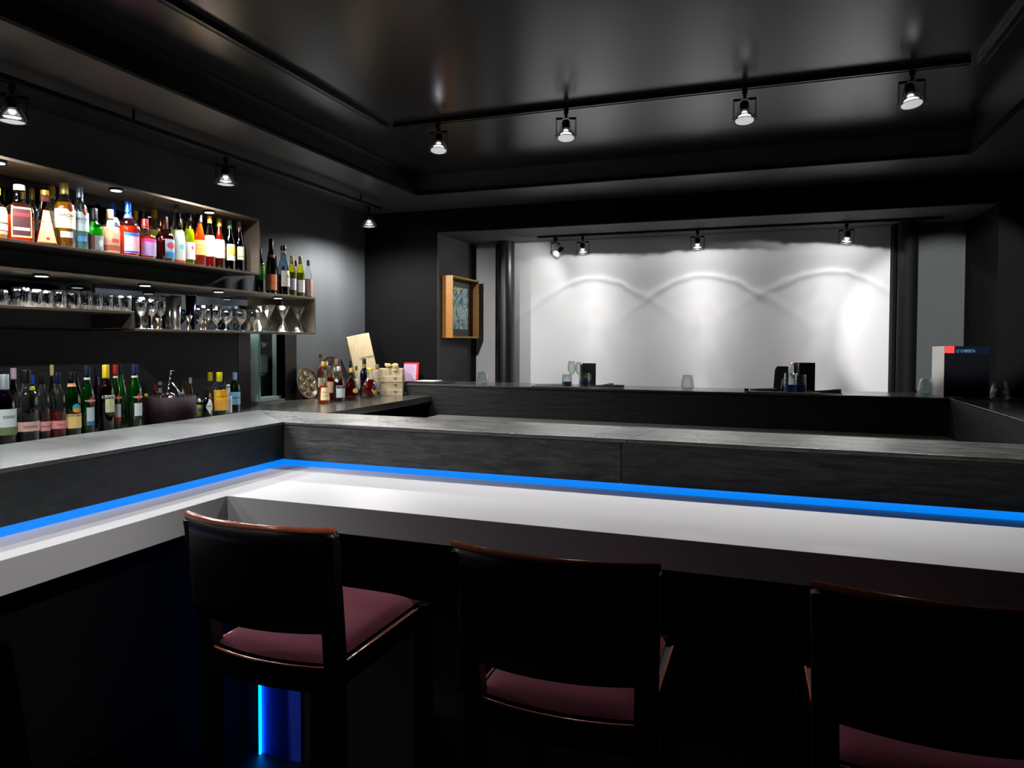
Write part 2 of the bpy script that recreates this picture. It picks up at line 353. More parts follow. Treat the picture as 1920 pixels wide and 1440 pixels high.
# steel back counter along the left wall
BC = E-.47
r_ = empty('back_counter', (-3.0, 4.5, 0))
def bbox(x0, x1, y0, y1, z0, z1, mat, name, bev=.002):
    mb = MB(); mb.box(x0+3.0, x1+3.0, y0-4.5, y1-4.5, z0, z1); return mb.build(name, mat, r_, bevel=bev)
bbox(XW+.002, -2.67, 3.54, 5.41, BC-.05, BC, STEEL, 'worktop')
bbox(XW+.002, -2.93, 5.411, YK-.005, BC-.05, BC, STEEL, 'worktop')
bbox(XW+.002, -2.94, YF+.3, 3.538, BC-.05, BC, STEEL, 'worktop')
bbox(XW+.01, -2.95, 3.6, YK-.01, 0.05, BC-.052, P('cabinet_black', (16, 16, 17), .45, var=.1, scale=5), 'cabinet')
bbox(-2.95, -2.90, 3.6, 4.25, BC-.5, BC-.052, P('cabinet_grey', (52, 52, 54), .5, var=.1, scale=5), 'side_panel')
tag(r_, 'long steel back counter against the left wall carrying the bottles', 'counter')

# ================================================================== SHELVES
XS = -3.217
r_ = empty('wall_shelf', (XW, 2.4, E+.443))
def sb(x0, x1, y0, y1, z0, z1, mat, name, bev=.001, base=2.4):
    mb = MB(); mb.box(x0-XW, x1-XW, y0-base, y1-base, z0-ZB, z1-ZB); return mb.build(name, mat, r_, bevel=bev)
ZB = E+.443
sb(XW+.001, XS, .6, 3.905, E+.443, E+.457, SHELFM, 'bottom_board')
sb(XW+.001, XS, .6, 3.905, E+.808, E+.822, SHELFM, 'top_board')
sb(XW+.001, XS, 3.891, 3.905, E+.458, E+.807, SHELFM, 'end_board')
sb(XW+.001, XW+.008, .6, 3.89, E+.458, E+.807, MIRROR, 'back_mirror', 0)
tag(r_, 'upper bronze-grey box shelf full of lit bottles on the left wall', 'shelf')
r_ = empty('wall_shelf', (XW, 2.4, E+.05)); ZB = E+.05
sb(XW+.001, XS, .6, 4.53, E+.314, E+.328, SHELFM, 'top_board')
sb(XW+.001, XS, 4.516, 4.53, E+.062, E+.313, SHELFM, 'end_board')
sb(XW+.001, XS, 2.89, 4.53, E+.048, E+.062, SHELFM, 'bottom_board')
sb(XW+.001, XS, .6, 2.89, E+.141, E+.155, SHELFM, 'bottom_board')
sb(XW+.001, XS, 2.876, 2.89, E+.063, E+.14, SHELFM, 'step_board')
sb(XW+.001, XW+.008, .6, 2.88, E+.156, E+.313, MIRROR, 'back_mirror', 0)
sb(XW+.001, XW+.008, 2.895, 4.12, E+.063, E+.313, MIRROR, 'back_mirror', 0)
sb(XW+.001, XW+.008, 4.121, 4.51, E+.063, E+.313, P('aged_steel', (108, 100, 84), .35, metal=.7, var=.3, scale=9), 'back_plate', 0)
tag(r_, 'lower stepped box shelf of glassware on the left wall', 'shelf')
def puck(x, y, z, label, power):
    r_ = empty('puck_light', (x, y, z-.012))
    mb = MB(); mb.lathe([(.034, 0), (.036, .004), (.036, .012)], 24); mb.build('housing', BLKMETAL, r_)
    mb = MB(); mb.lathe([(.027, -.0012), (.027, .0005)], 24); mb.build('lens', PUCKON, r_)
    s = spot('puck_beam', (0, 0, -.006), (0, 0, -1), power, 150, .024, .5, (.95, .97, 1), parent=r_)
    tag(r_, label, 'light', 'puck lights under the shelf boards')
UP, LP_ = 38, 26
for k, (x, y, z, l, pw) in enumerate([(-3.262, 1.62, E+.808, 'puck light under the upper shelf top, beyond the left edge of the picture', UP),
                          (-3.262, 2.21, E+.808, 'puck light over the leftmost bottles of the upper shelf', UP),
                          (-3.262, 2.824, E+.808, 'bright puck light in the upper shelf above the green-shouldered bottle', UP),
                          (-3.262, 3.493, E+.808, 'puck light at the right end of the upper shelf', UP*.7),
                          (-3.255, 1.8, E+.314, 'puck light over the glasses, beyond the left edge of the picture', LP_),
                          (-3.252, 2.399, E+.314, 'puck light over the leftmost tumblers of the lower shelf', LP_),
                          (-3.250, 2.993, E+.314, 'puck light above the step of the lower shelf', LP_),
                          (-3.222, 3.523, E+.314, 'puck light above the small stem glasses', LP_),
                          (-3.281, 4.17, E+.314, 'puck light above the martini glasses', LP_)]):
    puck(x, y, z, l, pw)

# ================================================================== BOTTLES
PROF = {  # (radius fraction, height fraction)
 'round':  [(.92, 0), (1, .02), (1, .60), (.93, .66), (.62, .73), (.40, .78), (.36, .84), (.36, .96)],
 'wine':   [(.94, 0), (1, .02), (1, .56), (.93, .63), (.62, .72), (.40, .80), (.36, .86), (.36, .97)],
 'slope':  [(.94, 0), (1, .02), (1, .46), (.90, .56), (.62, .70), (.42, .80), (.36, .88), (.36, .97)],
 'squat':  [(.90, 0), (1, .04), (1, .48), (.94, .57), (.70, .66), (.36, .71), (.30, .76), (.30, .95)],
 'square': [(.94, 0), (1, .02), (1, .56), (.92, .62), (.50, .68), (.36, .71), (.34, .76), (.34, .95)],
 'pyramid':[(.96, 0), (1, .02), (.86, .22), (.55, .60), (.42, .74), (.36, .80), (.36, .93)],
 'bulb':   [(.60, 0), (.82, .05), (1, .22), (.98, .34), (.80, .50), (.52, .64), (.36, .74), (.34, .90)],
 'bell':   [(.80, 0), (1, .04), (1, .20), (.90, .34), (.74, .50), (.46, .66), (.26, .72), (.25, .88)],
 'flute':  [(.94, 0), (1, .02), (.98, .40), (.80, .58), (.50, .74), (.40, .86), (.38, .97)],
 'long':   [(.94, 0), (1, .02), (1, .62), (.9, .68), (.5, .75), (.42, .80), (.42, .97)],
}
def prof_r(P_, t):
    for (r0, z0), (r1, z1) in zip(P_, P_[1:]):
        if t <= z1: return r0+(r1-r0)*max(0, (t-z0))/max(1e-6, z1-z0)
    return P_[-1][0]
def patch(P_, r, h, sq, flat, z0, z1, a0, half, off, shape=None, n=14, m_=6):
    """a label that follows the bottle's skin from height z0 to z1 (fractions)"""
    v = []; f = []
    for j in range(m_+1):
        t = z0+(z1-z0)*j/m_; rr = prof_r(P_, t)*r+off
        hw = half
        if shape == 'oval': hw = half*math.sqrt(max(0, 1-((j/m_)*2-1)**2))+.001
        if shape == 'diamond': hw = half*(1-abs((j/m_)*2-1))+.001
        if shape == 'trap': hw = half*(1-.45*j/m_)
        for i in range(n+1):
            a = a0+hw*(2*i/n-1); x, y = section(a, rr, sq, flat); v.append((x, y, t*h))
    for j in range(m_):
        for i in range(n): k = j*(n+1)+i; f.append((k, k+1, k+n+2, k+n+1))
    return v, f
def letters(s, size, P_, r, h, sq, flat, zc, a0, off=.0016):
    v, f = text_geo(s, size); out = []
    rr = prof_r(P_, zc)*r
    for p in v:
        a = a0+p.x/max(rr, .01)
        x, y = section(a, prof_r(P_, zc+p.y/h)*r+off, sq, flat); out.append((x, y, zc*h+p.y))
    return out, f
NB = [0]
def bottle_at(loc, r, h, style, liquid=None, fill=.55, cap=(30, 30, 30), capz=.86, capr=None, labels=(), text=(), label='', group=None, sq=1., flat=1., tint=None, face=-25, capmetal=.3, ring=None, name='bottle'):
    P_ = PROF[style]; root = empty(name, loc, R(face)); NB[0] += 1
    prof = [(pr_*r, pz*h) for pr_, pz in P_]
    if liquid == 'dark' or isinstance(tint, tuple):
        t_ = tuple(int(min(255, x*2+50)) for x in (tint or (20, 24, 22))); g = clear('glass_%02x%02x%02x' % t_, t_, lo=.08, hi=.75)
    else: g = GLASS
    mb = MB(); mb.lathe([(.0, prof[0][1])]+prof+[(prof[-1][0]*.7, prof[-1][1])], 28, sq, flat, caps=False)
    mb.build('glass_body', g, root)
    if liquid and liquid != 'dark':
        pl = [(max(.001, a*r-.003), b*h) for a, b in P_ if b < fill]; pl[0] = (pl[0][0], .006)
        pl.append((max(.001, prof_r(P_, fill)*r-.003), fill*h))
        mb = MB(); mb.lathe(pl, 24, sq, flat); mb.build('drink', liquor(liquid), root)
    elif liquid == 'dark':
        pl = [(max(.001, a*r-.003), b*h) for a, b in P_]; pl[0] = (pl[0][0], .006)
        mb = MB(); mb.lathe(pl, 24, sq, flat); mb.build('drink', P('dark_drink_%02x%02x%02x' % (tint or (8, 9, 10)), tuple(int(x*.8) for x in (tint or (8, 9, 10))), .25, spec=.4), root)
    if cap:
        cr = capr*r if capr else P_[-1][0]*r+.0022
        mb = MB(); mb.lathe([(cr, capz*h), (cr, h-.003), (cr*.93, h)], 20); c = mb.build('cap', P('cap_%02x%02x%02x' % cap, cap, .35, metal=capmetal, spec=.6), root)
        mb = MB(); mb.lathe([(cr+.001, capz*h), (cr+.001, capz*h+.004)], 20); mb.build('cap_ring', P('cap_ring_%02x%02x%02x' % cap, tuple(int(x*.6) for x in cap), .3, metal=.5), c)
    if ring:
        z0, z1, colr = ring
        mb = MB(); mb.lathe([(prof_r(P_, z)*r+.0015, z*h) for z in (z0, (z0+z1)/2, z1)], 20, sq, flat, caps=False); mb.build('neck_label', P('paper_%02x%02x%02x' % colr, colr, .6), root)
    L0 = None
    for L_ in labels:
        z0, z1, half, colr = L_[:4]; sh = L_[4] if len(L_) > 4 else None; ao = L_[5] if len(L_) > 5 else 0; lay = L_[6] if len(L_) > 6 else 0
        v, f = patch(P_, r, h, sq, flat, z0, z1, R(ao), R(half), .0008+.0005*lay, sh)
        mb = MB(); mb.add(v, f, True)
        o = mb.build('label' if not lay else 'label_print', P('paper_%02x%02x%02x' % colr, colr, .6, var=.06, scale=70), L0 if (lay and L0) else root)
        if L0 is None: L0 = o
    for s, size, zc, colr, ao in text:
        v, f = letters(s, size, P_, r, h, sq, flat, zc, R(ao), .0026)
        mb = MB(); mb.add(v, f, True); mb.build('lettering', P('ink_%02x%02x%02x' % colr, colr, .6), L0 if L0 else root)
    tag(root, label, 'bottle', group); return root
def bottle(px, wpx, ytop, X, zf, **k):
    """stand a bottle on the shelf at depth X, as wide and tall as it looks"""
    p = onX(px, ytop, X); d = depth(p); return bottle_at((X, p.y, zf), wpx*.475*d/FPX, p.z-zf, **k)

GU = 'bottles on the upper shelf'; ZU = E+.4575; XA, XB = -3.315, -3.45
CREAM = (236, 222, 190); GOLDC = (196, 160, 70); WHITE = (238, 238, 236)
U = lambda *a, **k: bottle(*a, group=GU, **k)
U(-6, 34, 352, XA, ZU, style='squat', liquid=(250, 190, 10), fill=.6, cap=(240, 200, 40), labels=[(.18, .62, 70, WHITE), (.30, .33, 70, (120, 100, 70), None, 0, 1), (.1, .16, 60, (230, 170, 160))], label='yellow bottle with a big white label cut by the left picture edge, upper shelf')
U(36, 46, 347, XA, ZU, style='square', sq=2.2, flat=.75, liquid=(236, 80, 20), fill=.46, cap=(232, 226, 190), capr=.42, capz=.90, labels=[(.08, .60, 38, (214, 170, 110)), (.11, .57, 33, (58, 14, 20), None, 0, 1), (.44, .50, 30, (150, 24, 30), None, 0, 2), (.20, .25, 30, (226, 214, 170), None, 0, 2)], label='square decanter of orange spirit with dark red gold-framed label, upper shelf')
U(43, 20, 352, XB, ZU, style='round', cap=GOLDC, capz=.80, liquid=(190, 170, 90), fill=.3, label='clear gold-capped bottle behind the square orange decanter')
U(60, 20, 353, XB, ZU, style='round', cap=(150, 130, 60), capz=.80, liquid=(150, 120, 60), fill=.25, label='dull gold-capped bottle left behind the pyramid bottle, upper shelf')
U(84, 43, 357, XA-.01, ZU, style='pyramid', sq=1.8, flat=.7, liquid=(150, 30, 16), fill=.26, cap=(230, 170, 60), capr=.34, capz=.90, ring=(.80, .89, (90, 30, 26)), labels=[(.05, .64, 44, (240, 96, 40), 'trap'), (.065, .625, 40, (246, 206, 140), 'trap', 0, 1), (.10, .16, 10, (190, 60, 40), 'oval', 4, 2)], text=[('J.BALLY', .0155, .43, (70, 20, 16), 0)], label='pyramid-shaped bottle with a tall orange tapered label, upper shelf')
U(97, 26, 349, XB, ZU, style='round', cap=(186, 160, 80), capz=.80, liquid=(220, 200, 150), fill=.5, labels=[(.25, .6, 60, CREAM)], label='gold-capped bottle with cream label behind pyramid and rum bottles')
U(120, 37, 343, XA, ZU, style='round', liquid=(226, 150, 20), fill=.70, cap=(206, 184, 100), capz=.82, labels=[(.30, .59, 75, (240, 224, 190)), (.55, .68, 17, (120, 24, 24), 'oval', 20, 2), (.16, .25, 34, (190, 190, 206))], text=[('BACARDI', .021, .49, (40, 30, 26), 18), ('CARTA ORO', .008, .44, (90, 80, 60), 10)], label='amber rum bottle with gold cap, cream label and red roundel')
U(149, 30, 350, XA, ZU, style='round', liquid=(150, 214, 200), fill=.45, cap=(170, 190, 212), capz=.82, capmetal=.6, labels=[(.30, .59, 75, (190, 214, 220)), (.54, .66, 17, (130, 24, 28), 'oval', 20, 2), (.14, .22, 34, (80, 140, 210))], text=[('BACARDI', .020, .48, (24, 36, 46), 18), ('SUPERIOR', .008, .43, (60, 90, 100), 10)], label='clear rum bottle with silver-blue cap and pale blue label')
U(176, 31, 391, XA, ZU, style='squat', tint=(60, 190, 30), liquid=(70, 200, 10), fill=.56, cap=(20, 20, 20), capz=.72, capr=.42, labels=[(.02, .40, 120, (64, 14, 12)), (.06, .38, 40, (126, 136, 140), None, 30, 1), (.12, .30, 16, (190, 196, 196), 'oval', 30, 2)], label='squat lime-green bottle with black cap and grey label, upper shelf')
U(206, 34, 393, XA, ZU, style='square', liquid=(244, 190, 150), fill=.1, cap=(120, 90, 64), capz=.78, labels=[(.05, .60, 80, (238, 178, 150)), (.08, .2, 70, (170, 90, 66), None, 0, 1), (.26, .34, 24, (220, 90, 80), None, 20, 1), (.3, .5, 24, (248, 214, 170), 'oval', -20, 1)], label='short bottle with brown stopper wrapped in a salmon-pink label, upper shelf')
U(212, 24, 381, XB, ZU, style='round', cap=(20, 90, 230), capz=.78, labels=[(.3, .74, 90, (240, 240, 244)), (.55, .66, 20, (40, 40, 44), 'oval', 10, 1)], liquid=(240, 236, 230), fill=.3, label='blue-capped white-labelled bottle behind the salmon-pink one')
U(240, 38, 378, XA, ZU, style='squat', liquid=(240, 54, 12), fill=.55, cap=(20, 90, 230), capz=.80, capr=.30, ring=(.70, .77, (24, 50, 140)), labels=[(.06, .42, 52, (236, 180, 190), None, 14), (.37, .43, 53, (30, 90, 210), None, 14, 1), (.07, .1, 50, (40, 60, 170), None, 14, 1)], label='squat red-orange rum bottle with tall blue cap, upper shelf')
U(255, 17, 396, XB, ZU, style='round', cap=(214, 168, 50), capz=.82, liquid=(200, 190, 150), fill=.4, label='gold-capped bottle behind the two red rum bottles')
U(270, 10, 395, XB+.0, ZU, style='long', cap=None, liquid=(180, 200, 200), fill=.5, label='slim uncapped clear bottle behind the red-capped rum')
U(272, 38, 411, XA, ZU, style='squat', liquid=(238, 60, 14), fill=.55, cap=(216, 34, 30), capz=.80, capr=.33, labels=[(.08, .48, 52, (180, 150, 200), None, 14), (.42, .50, 53, (224, 30, 130), None, 14, 1)], label='squat red-orange rum bottle with red cap and pink-topped label')
U(289, 26, 393, XB, ZU, style='round', cap=(220, 170, 40), capz=.82, liquid=(214, 216, 90), fill=.62, label='gold-capped bottle of pale yellow spirit behind the dark brown bottle')
U(309, 34, 407, XA, ZU, style='squat', tint=(110, 46, 16), liquid=(70, 22, 10), fill=.62, cap=(74, 22, 24), capz=.72, capr=.36, labels=[(.08, .50, 40, (130, 150, 170), None, 22), (.10, .22, 34, (30, 110, 160), None, 22, 1), (.28, .44, 30, (170, 50, 50), 'oval', 22, 1)], label='dark brown squat bottle with maroon wax seal, upper shelf')
U(332, 27, 386, XA, ZU, style='flute', sq=1.3, liquid=(216, 222, 170), fill=.58, cap=(150, 160, 170), capz=.95, capmetal=.9, labels=[(.06, .56, 56, (196, 212, 204), None, 16), (.02, .06, 50, (200, 50, 40), None, 16), (.24, .34, 20, (110, 190, 230), 'oval', 20, 1)], label='tall tapering clear bottle with metal spout and frosted pale label')
U(339, 14, 410, XB, ZU, style='long', cap=(240, 230, 150), capz=.84, liquid=(220, 200, 120), fill=.5, label='small bottle with pale yellow cap behind the spouted bottle')
U(354, 22, 400, XA-.02, ZU, style='wine', tint=(190, 210, 20), liquid=(200, 214, 10), fill=.7, cap=(34, 40, 42), capz=.86, labels=[(.12, .44, 90, (214, 214, 218)), (.3, .38, 12, (190, 60, 70), 'oval', 14, 1)], label='bright yellow-green wine bottle with white lower label')
U(361, 14, 401, XB, ZU, style='wine', cap=(60, 50, 50), capz=.84, liquid=(190, 190, 120), fill=.5, label='bottle with dark cap behind the yellow-green wine')
U(374, 24, 402, XA, ZU, style='slope', liquid=(244, 84, 16), fill=.85, cap=(18, 18, 22), capz=.84, labels=[(.22, .50, 90, (250, 184, 110)), (.33, .335, 50, (150, 80, 50), None, 10, 1), (.40, .405, 50, (150, 80, 50), None, 10, 1)], label='bright orange brandy bottle with black cap and orange label')
U(393, 21, 405, XA, ZU, style='slope', liquid=(226, 40, 26), fill=.24, cap=(220, 140, 40), capz=.86, labels=[(.22, .62, 90, (246, 236, 234)), (.40, .41, 40, (160, 150, 150), None, 10, 1)], label='clear-necked bottle with amber stopper and tall white label')
U(411, 21, 410, XA, ZU, style='slope', liquid=(130, 24, 14), fill=.84, cap=(244, 214, 60), capz=.84, labels=[(.22, .58, 90, (248, 226, 196)), (.45, .46, 50, (190, 160, 120), None, 10, 1), (.35, .355, 50, (190, 160, 120), None, 10, 1)], label='dark amber bottle with yellow cap and cream label, upper shelf')
U(430, 21, 413, XA, ZU, style='slope', tint=(18, 34, 44), liquid='dark', cap=(126, 170, 130), capz=.82, labels=[(.20, .52, 60, (236, 232, 214), None, 8), (.30, .48, 40, (244, 216, 70), None, 8, 1), (.30, .325, 44, (40, 50, 110), None, 8, 1)], label='dark bottle with mint-green capsule and yellow picture label')
U(448, 20, 416, XA, ZU, style='slope', tint=(18, 30, 50), liquid='dark', cap=(184, 150, 146), capz=.84, labels=[(.24, .50, 52, (216, 228, 180), None, 8), (.30, .31, 40, (90, 100, 80), None, 8, 1)], label='dark bottle with pinkish capsule and pale green label, upper shelf')
U(474, 24, 419, XA, ZU, style='slope', tint=(14, 14, 24), liquid='dark', cap=(30, 24, 22), capz=.84, labels=[(.22, .48, 50, (232, 190, 130), None, 10), (.29, .30, 40, (110, 70, 50), None, 10, 1)], label='black bottle with tan label at the right end of the upper shelf')
# thin upright glass rod near the blue caps
GT = 'bottles on top of the lower shelf box'; ZT = E+.3285
T_ = lambda *a, **k: bottle(*a, group=GT, **k)
T_(487, 20, 466, XA-.02, ZT, style='wine', tint=(16, 40, 60), liquid='dark', cap=(30, 60, 50), labels=[(.30, .66, 90, (150, 220, 30)), (.30, .44, 90, (20, 170, 80), None, 0, 1)], label='bottle with lime and green label half hidden by the upper shelf end')
T_(508, 21, 448, XA, ZT, style='slope', tint=(10, 12, 20), liquid='dark', cap=(16, 16, 16), capz=.80, ring=(.66, .72, (150, 100, 60)), labels=[(.08, .36, 75, (240, 140, 90)), (.2, .21, 40, (190, 90, 60), None, 10, 1)], label='black sparkling wine bottle with bright orange label')
T_(517, 12, 480, XB, ZT, style='wine', tint=(14, 20, 40), liquid='dark', cap=(20, 20, 40), label='small dark bottle behind the orange-labelled sparkling wine')
T_(531, 24, 461, XA, ZT, style='flute', tint=(70, 80, 90), liquid=(16, 18, 24), fill=.42, cap=(20, 20, 20), capz=.92, ring=(.84, .9, (170, 150, 80)), labels=[(.18, .50, 56, (226, 218, 206), None, 10), (.36, .42, 18, (150, 150, 150), None, 20, 1)], label='clear tapering bottle with off-white label beside the sparkling wine')
T_(547, 16, 480, XA, ZT, style='wine', tint=(120, 130, 20), liquid=(110, 116, 14), fill=.6, cap=(120, 130, 70), capz=.82, labels=[(.16, .44, 70, (206, 206, 230))], label='olive bottle with lavender-white label, fourth from shelf end')
T_(555, 12, 489, XB, ZT, style='wine', cap=(140, 30, 34), liquid=(170, 160, 160), fill=.5, label='small red-capped bottle between two olive bottles')
T_(563, 16, 481, XA, ZT, style='wine', tint=(130, 126, 20), liquid=(116, 112, 14), fill=.6, cap=(110, 112, 50), capz=.82, labels=[(.12, .42, 70, (224, 226, 222))], label='olive bottle with plain white label, second from shelf end')
T_(578, 15, 488, XA, ZT, style='slope', liquid=(120, 90, 84), fill=.5, cap=(60, 60, 64), capz=.86, labels=[(.05, .5, 90, (150, 118, 108))], label='small clear bottle with brown speckled wrap at the shelf end')

GC = 'bottles on the left of the back counter'; XC, XD = -3.14, -3.30; ZC = BC+.001
C_ = lambda *a, **k: bottle(*a, group=GC, **k)
C_(8, 38, 702, XC, ZC, style='wine', tint=(60, 40, 70), liquid=(24, 8, 20), fill=.62, cap=(200, 212, 220), capz=.78, capmetal=.6, labels=[(.16, .52, 100, (214, 222, 226)), (.16, .27, 100, (110, 130, 90), None, 0, 1)], text=[('CASSIS', .016, .41, (70, 80, 90), 14)], label='liqueur bottle with silver cap and landscape label at the left picture edge')
C_(25, 24, 690, XD, ZC, style='wine', tint=(30, 20, 30), liquid='dark', cap=(232, 200, 214), capz=.84, label='dark bottle with pinkish-white cap behind the landscape-labelled liqueur')
C_(48, 44, 694, XC, ZC, style='round', liquid=(30, 8, 14), fill=.44, cap=(16, 14, 16), capz=.82, labels=[(.17, .30, 110, (214, 176, 164))], text=[('MÛROISE', .014, .23, (50, 30, 60), 10)], label='wide clear liqueur bottle with pale pink label and blackberry drink')
C_(60, 18, 703, XD, ZC, style='wine', tint=(30, 60, 20), liquid='dark', cap=(40, 80, 200), capz=.84, ring=(.76, .82, (220, 210, 40)), label='bottle with blue cap and yellow collar behind the clear liqueurs')
C_(79, 26, 700, XC, ZC, style='round', liquid=(80, 8, 12), fill=.42, cap=(22, 14, 12), capz=.84, labels=[(.15, .29, 110, (226, 160, 160))], text=[('Framboise', .013, .22, (150, 20, 40), 8)], label='clear liqueur bottle with pink label, left one of the raspberry pair')
C_(97, 14, 684, XD, ZC, style='wine', tint=(60, 60, 50), liquid='dark', cap=(238, 228, 150), capz=.84, label='bottle with tall cream-yellow cap rising behind the liqueurs')
C_(107, 30, 699, XC, ZC, style='round', liquid=(170, 24, 14), fill=.40, cap=(20, 26, 60), capz=.84, labels=[(.16, .28, 110, (230, 150, 150))], text=[('Fraise', .013, .22, (170, 20, 40), 8)], label='clear liqueur bottle with red drink and pink label next to the yellow-labelled amaro')
C_(134, 32, 698, XC, ZC, style='wine', tint=(10, 70, 24), liquid='dark', cap=(20, 20, 20), capz=.86, ring=(.78, .83, (232, 170, 120)), labels=[(.14, .36, 100, (238, 206, 130)), (.38, .52, 26, (60, 170, 190), 'oval', 16), (.38, .45, 24, (240, 160, 50), 'oval', 16, 1)], text=[('FERNET-BRANCA', .012, .335, (40, 20, 20), 14)], label='green amaro bottle with yellow text label and round eagle-coloured badge')
C_(143, 16, 686, XD, ZC, style='wine', tint=(14, 20, 34), liquid='dark', cap=(30, 34, 50), capz=.86, label='dark bottle behind the green amaro')
def vermouth(px, w_, yt, X, cap, lab, lower, label):
    C_(px, w_, yt, X, ZC, style='wine', tint=(16, 84, 44), liquid='dark', cap=cap, capz=.85, ring=(.80, .83, (210, 214, 220)), labels=[(.14, .40, 34, lab, None, 14), (.14, .20, 33, lower, None, 14, 1), (.43, .56, 24, (200, 40, 24), 'diamond', 16)], text=[('MARTINI', .0135, .495, (244, 244, 244), 16)], label=label)
vermouth(163, 26, 686, XC, (22, 34, 60), (190, 206, 220), (60, 120, 180), 'green vermouth bottle with blue-white label beside the yellow-labelled amaro')
C_(181, 18, 690, XD, ZC, style='wine', tint=(18, 20, 60), liquid='dark', cap=(24, 22, 50), label='dark blue bottle behind the first vermouth and the red bitter')
C_(198, 30, 684, XC, ZC, style='round', tint=(70, 10, 16), liquid=(44, 4, 8), fill=.64, cap=(232, 206, 60), capz=.80, labels=[(.30, .50, 38, (206, 214, 170), None, 18), (.54, .555, 42, (200, 210, 160), None, 18)], text=[('CAMPARI', .019, .525, (244, 244, 240), 16)], label='dark red bitter bottle with yellow cap and big white lettering')
vermouth(216, 20, 684, XC-.03, (190, 36, 24), (200, 200, 210), (190, 40, 30), 'green vermouth bottle with red cap')
C_(227, 18, 685, XD, ZC, style='wine', tint=(50, 110, 50), liquid='dark', cap=(30, 44, 60), label='green bottle half hidden between the two rightmost vermouth bottles')
vermouth(252, 27, 684, XC, (24, 34, 80), (214, 228, 230), (40, 40, 40), 'green vermouth bottle with navy cap, rightmost of the vermouths')
C_(274, 12, 738, XD, ZC, style='long', tint=(90, 130, 30), liquid=(90, 120, 20), fill=.6, cap=(240, 210, 30), capz=.74, label='small green bottle with yellow cap at the left of the garnish tub')
C_(371, 13, 735, XC-.06, ZC, style='long', tint=(40, 60, 30), liquid='dark', cap=(20, 20, 20), capz=.9, labels=[(.06, .52, 80, (190, 196, 90)), (.26, .38, 30, (40, 140, 220), 'oval', 14, 1), (.58, .80, 60, (24, 40, 40)), (.6, .78, 30, (190, 210, 200), 'oval', 10, 1)], label='little bottle with olive label right of the garnish tub')
C_(388, 20, 728, XC-.02, ZC, style='squat', tint=(14, 14, 18), liquid='dark', cap=(18, 18, 18), capz=.74, labels=[(.12, .66, 46, (228, 230, 234), 'diamond', 10)], text=[("HENDRICK'S", .011, .40, (40, 40, 44), 10)], label='short black gin bottle with white diamond label')
C_(394, 22, 698, XD-.03, ZC, style='round', sq=1.4, liquid=(190, 190, 150), fill=.3, cap=(226, 214, 40), capz=.78, labels=[(.14, .5, 80, (232, 150, 90))], label='yellow-capped gin bottle standing behind the other yellow-capped one')
C_(411, 28, 698, XC-.06, ZC, style='round', sq=1.5, liquid=(60, 120, 130), fill=.56, cap=(230, 216, 40), capz=.78, labels=[(.12, .60, 62, (240, 178, 60)), (.36, .52, 50, (250, 214, 30), None, 6, 1), (.4, .62, 26, (246, 160, 20), 'oval', 10, 1)], text=[("GORDON'S", .0155, .44, (170, 30, 20), 8)], label='yellow-capped gin bottle with bright orange-yellow label')
C_(419, 12, 703, XD, ZC, style='long', tint=(24, 30, 36), liquid='dark', cap=(18, 20, 30), label='dark-capped bottle behind the orange-yellow gin label')
C_(428, 13, 721, XC-.06, ZC, style='long', cap=(220, 224, 228), capz=.92, liquid=(180, 190, 200), fill=.4, labels=[(.05, .9, 80, (220, 224, 230)), (.6, .8, 30, (60, 90, 170), 'oval', 10, 1)], label='narrow white-labelled bottle between the yellow and the green gin')
C_(440, 20, 698, XC-.14, ZC, style='round', tint=(16, 70, 40), liquid='dark', cap=(150, 180, 220), capz=.80, labels=[(.18, .50, 80, (130, 190, 216)), (.34, .36, 60, (40, 70, 110), None, 0, 1)], label='green gin bottle with pale blue cap and label, next to the niche')

GD = 'brandy bottles on the far end of the back counter'
D_ = lambda *a, **k: bottle(*a, group=GD, **k)
D_(601, 14, 664, -3.22, ZC, style='long', liquid=(150, 70, 16), fill=.72, cap=(110, 66, 50), capz=.93, labels=[(.3, .5, 60, CREAM)], face=-35, label='tall slim amber bottle with brown cork, leftmost of the brandies')
D_(607, 24, 678, -3.10, ZC, style='pyramid', liquid=(232, 74, 20), fill=.42, cap=(220, 150, 50), capz=.88, ring=(.80, .87, (90, 26, 20)), labels=[(.08, .38, 54, (240, 222, 170))], text=[('Delamain', .013, .27, (50, 36, 30), 6), ('COGNAC', .010, .18, (50, 36, 30), 6)], face=-35, label='orange cognac bottle with large cream label in front of the oyster tray')
D_(619, 20, 672, -3.16, ZC, style='slope', liquid=(170, 14, 24), fill=.56, cap=(60, 52, 50), capz=.84, labels=[(.2, .46, 60, (238, 190, 140))], face=-35, label='red-filled bottle with peach label between the cognac bottles')
D_(630, 14, 673, -3.26, ZC, style='round', cap=(180, 150, 100), capz=.84, liquid=(150, 100, 60), fill=.4, face=-35, label='corked bottle standing before the large oval tray')
D_(635, 24, 687, -3.08, ZC, style='squat', liquid=(84, 14, 20), fill=.62, cap=(200, 204, 210), capz=.86, labels=[(.12, .46, 50, (222, 228, 236), None, 6), (.38, .45, 46, (24, 60, 90), None, 6, 1)], text=[('MARTELL', .009, .415, (230, 230, 230), 6)], face=-35, label='dark red cognac bottle with white and navy label')
D_(659, 31, 690, -3.05, ZC, style='bell', flat=.6, liquid=(130, 24, 16), fill=.60, cap=(214, 160, 70), capr=.30, capz=.86, ring=(.68, .80, (20, 16, 18)), labels=[(.22, .38, 24, (240, 206, 140), 'oval', 20)], face=-35, label='flared cognac flask with gold stopper and small oval label')
D_(657, 13, 676, -3.18, ZC, style='slope', tint=(20, 60, 34), liquid='dark', cap=(30, 40, 30), face=-35, label='slender dark green bottle behind the flared cognac flask')
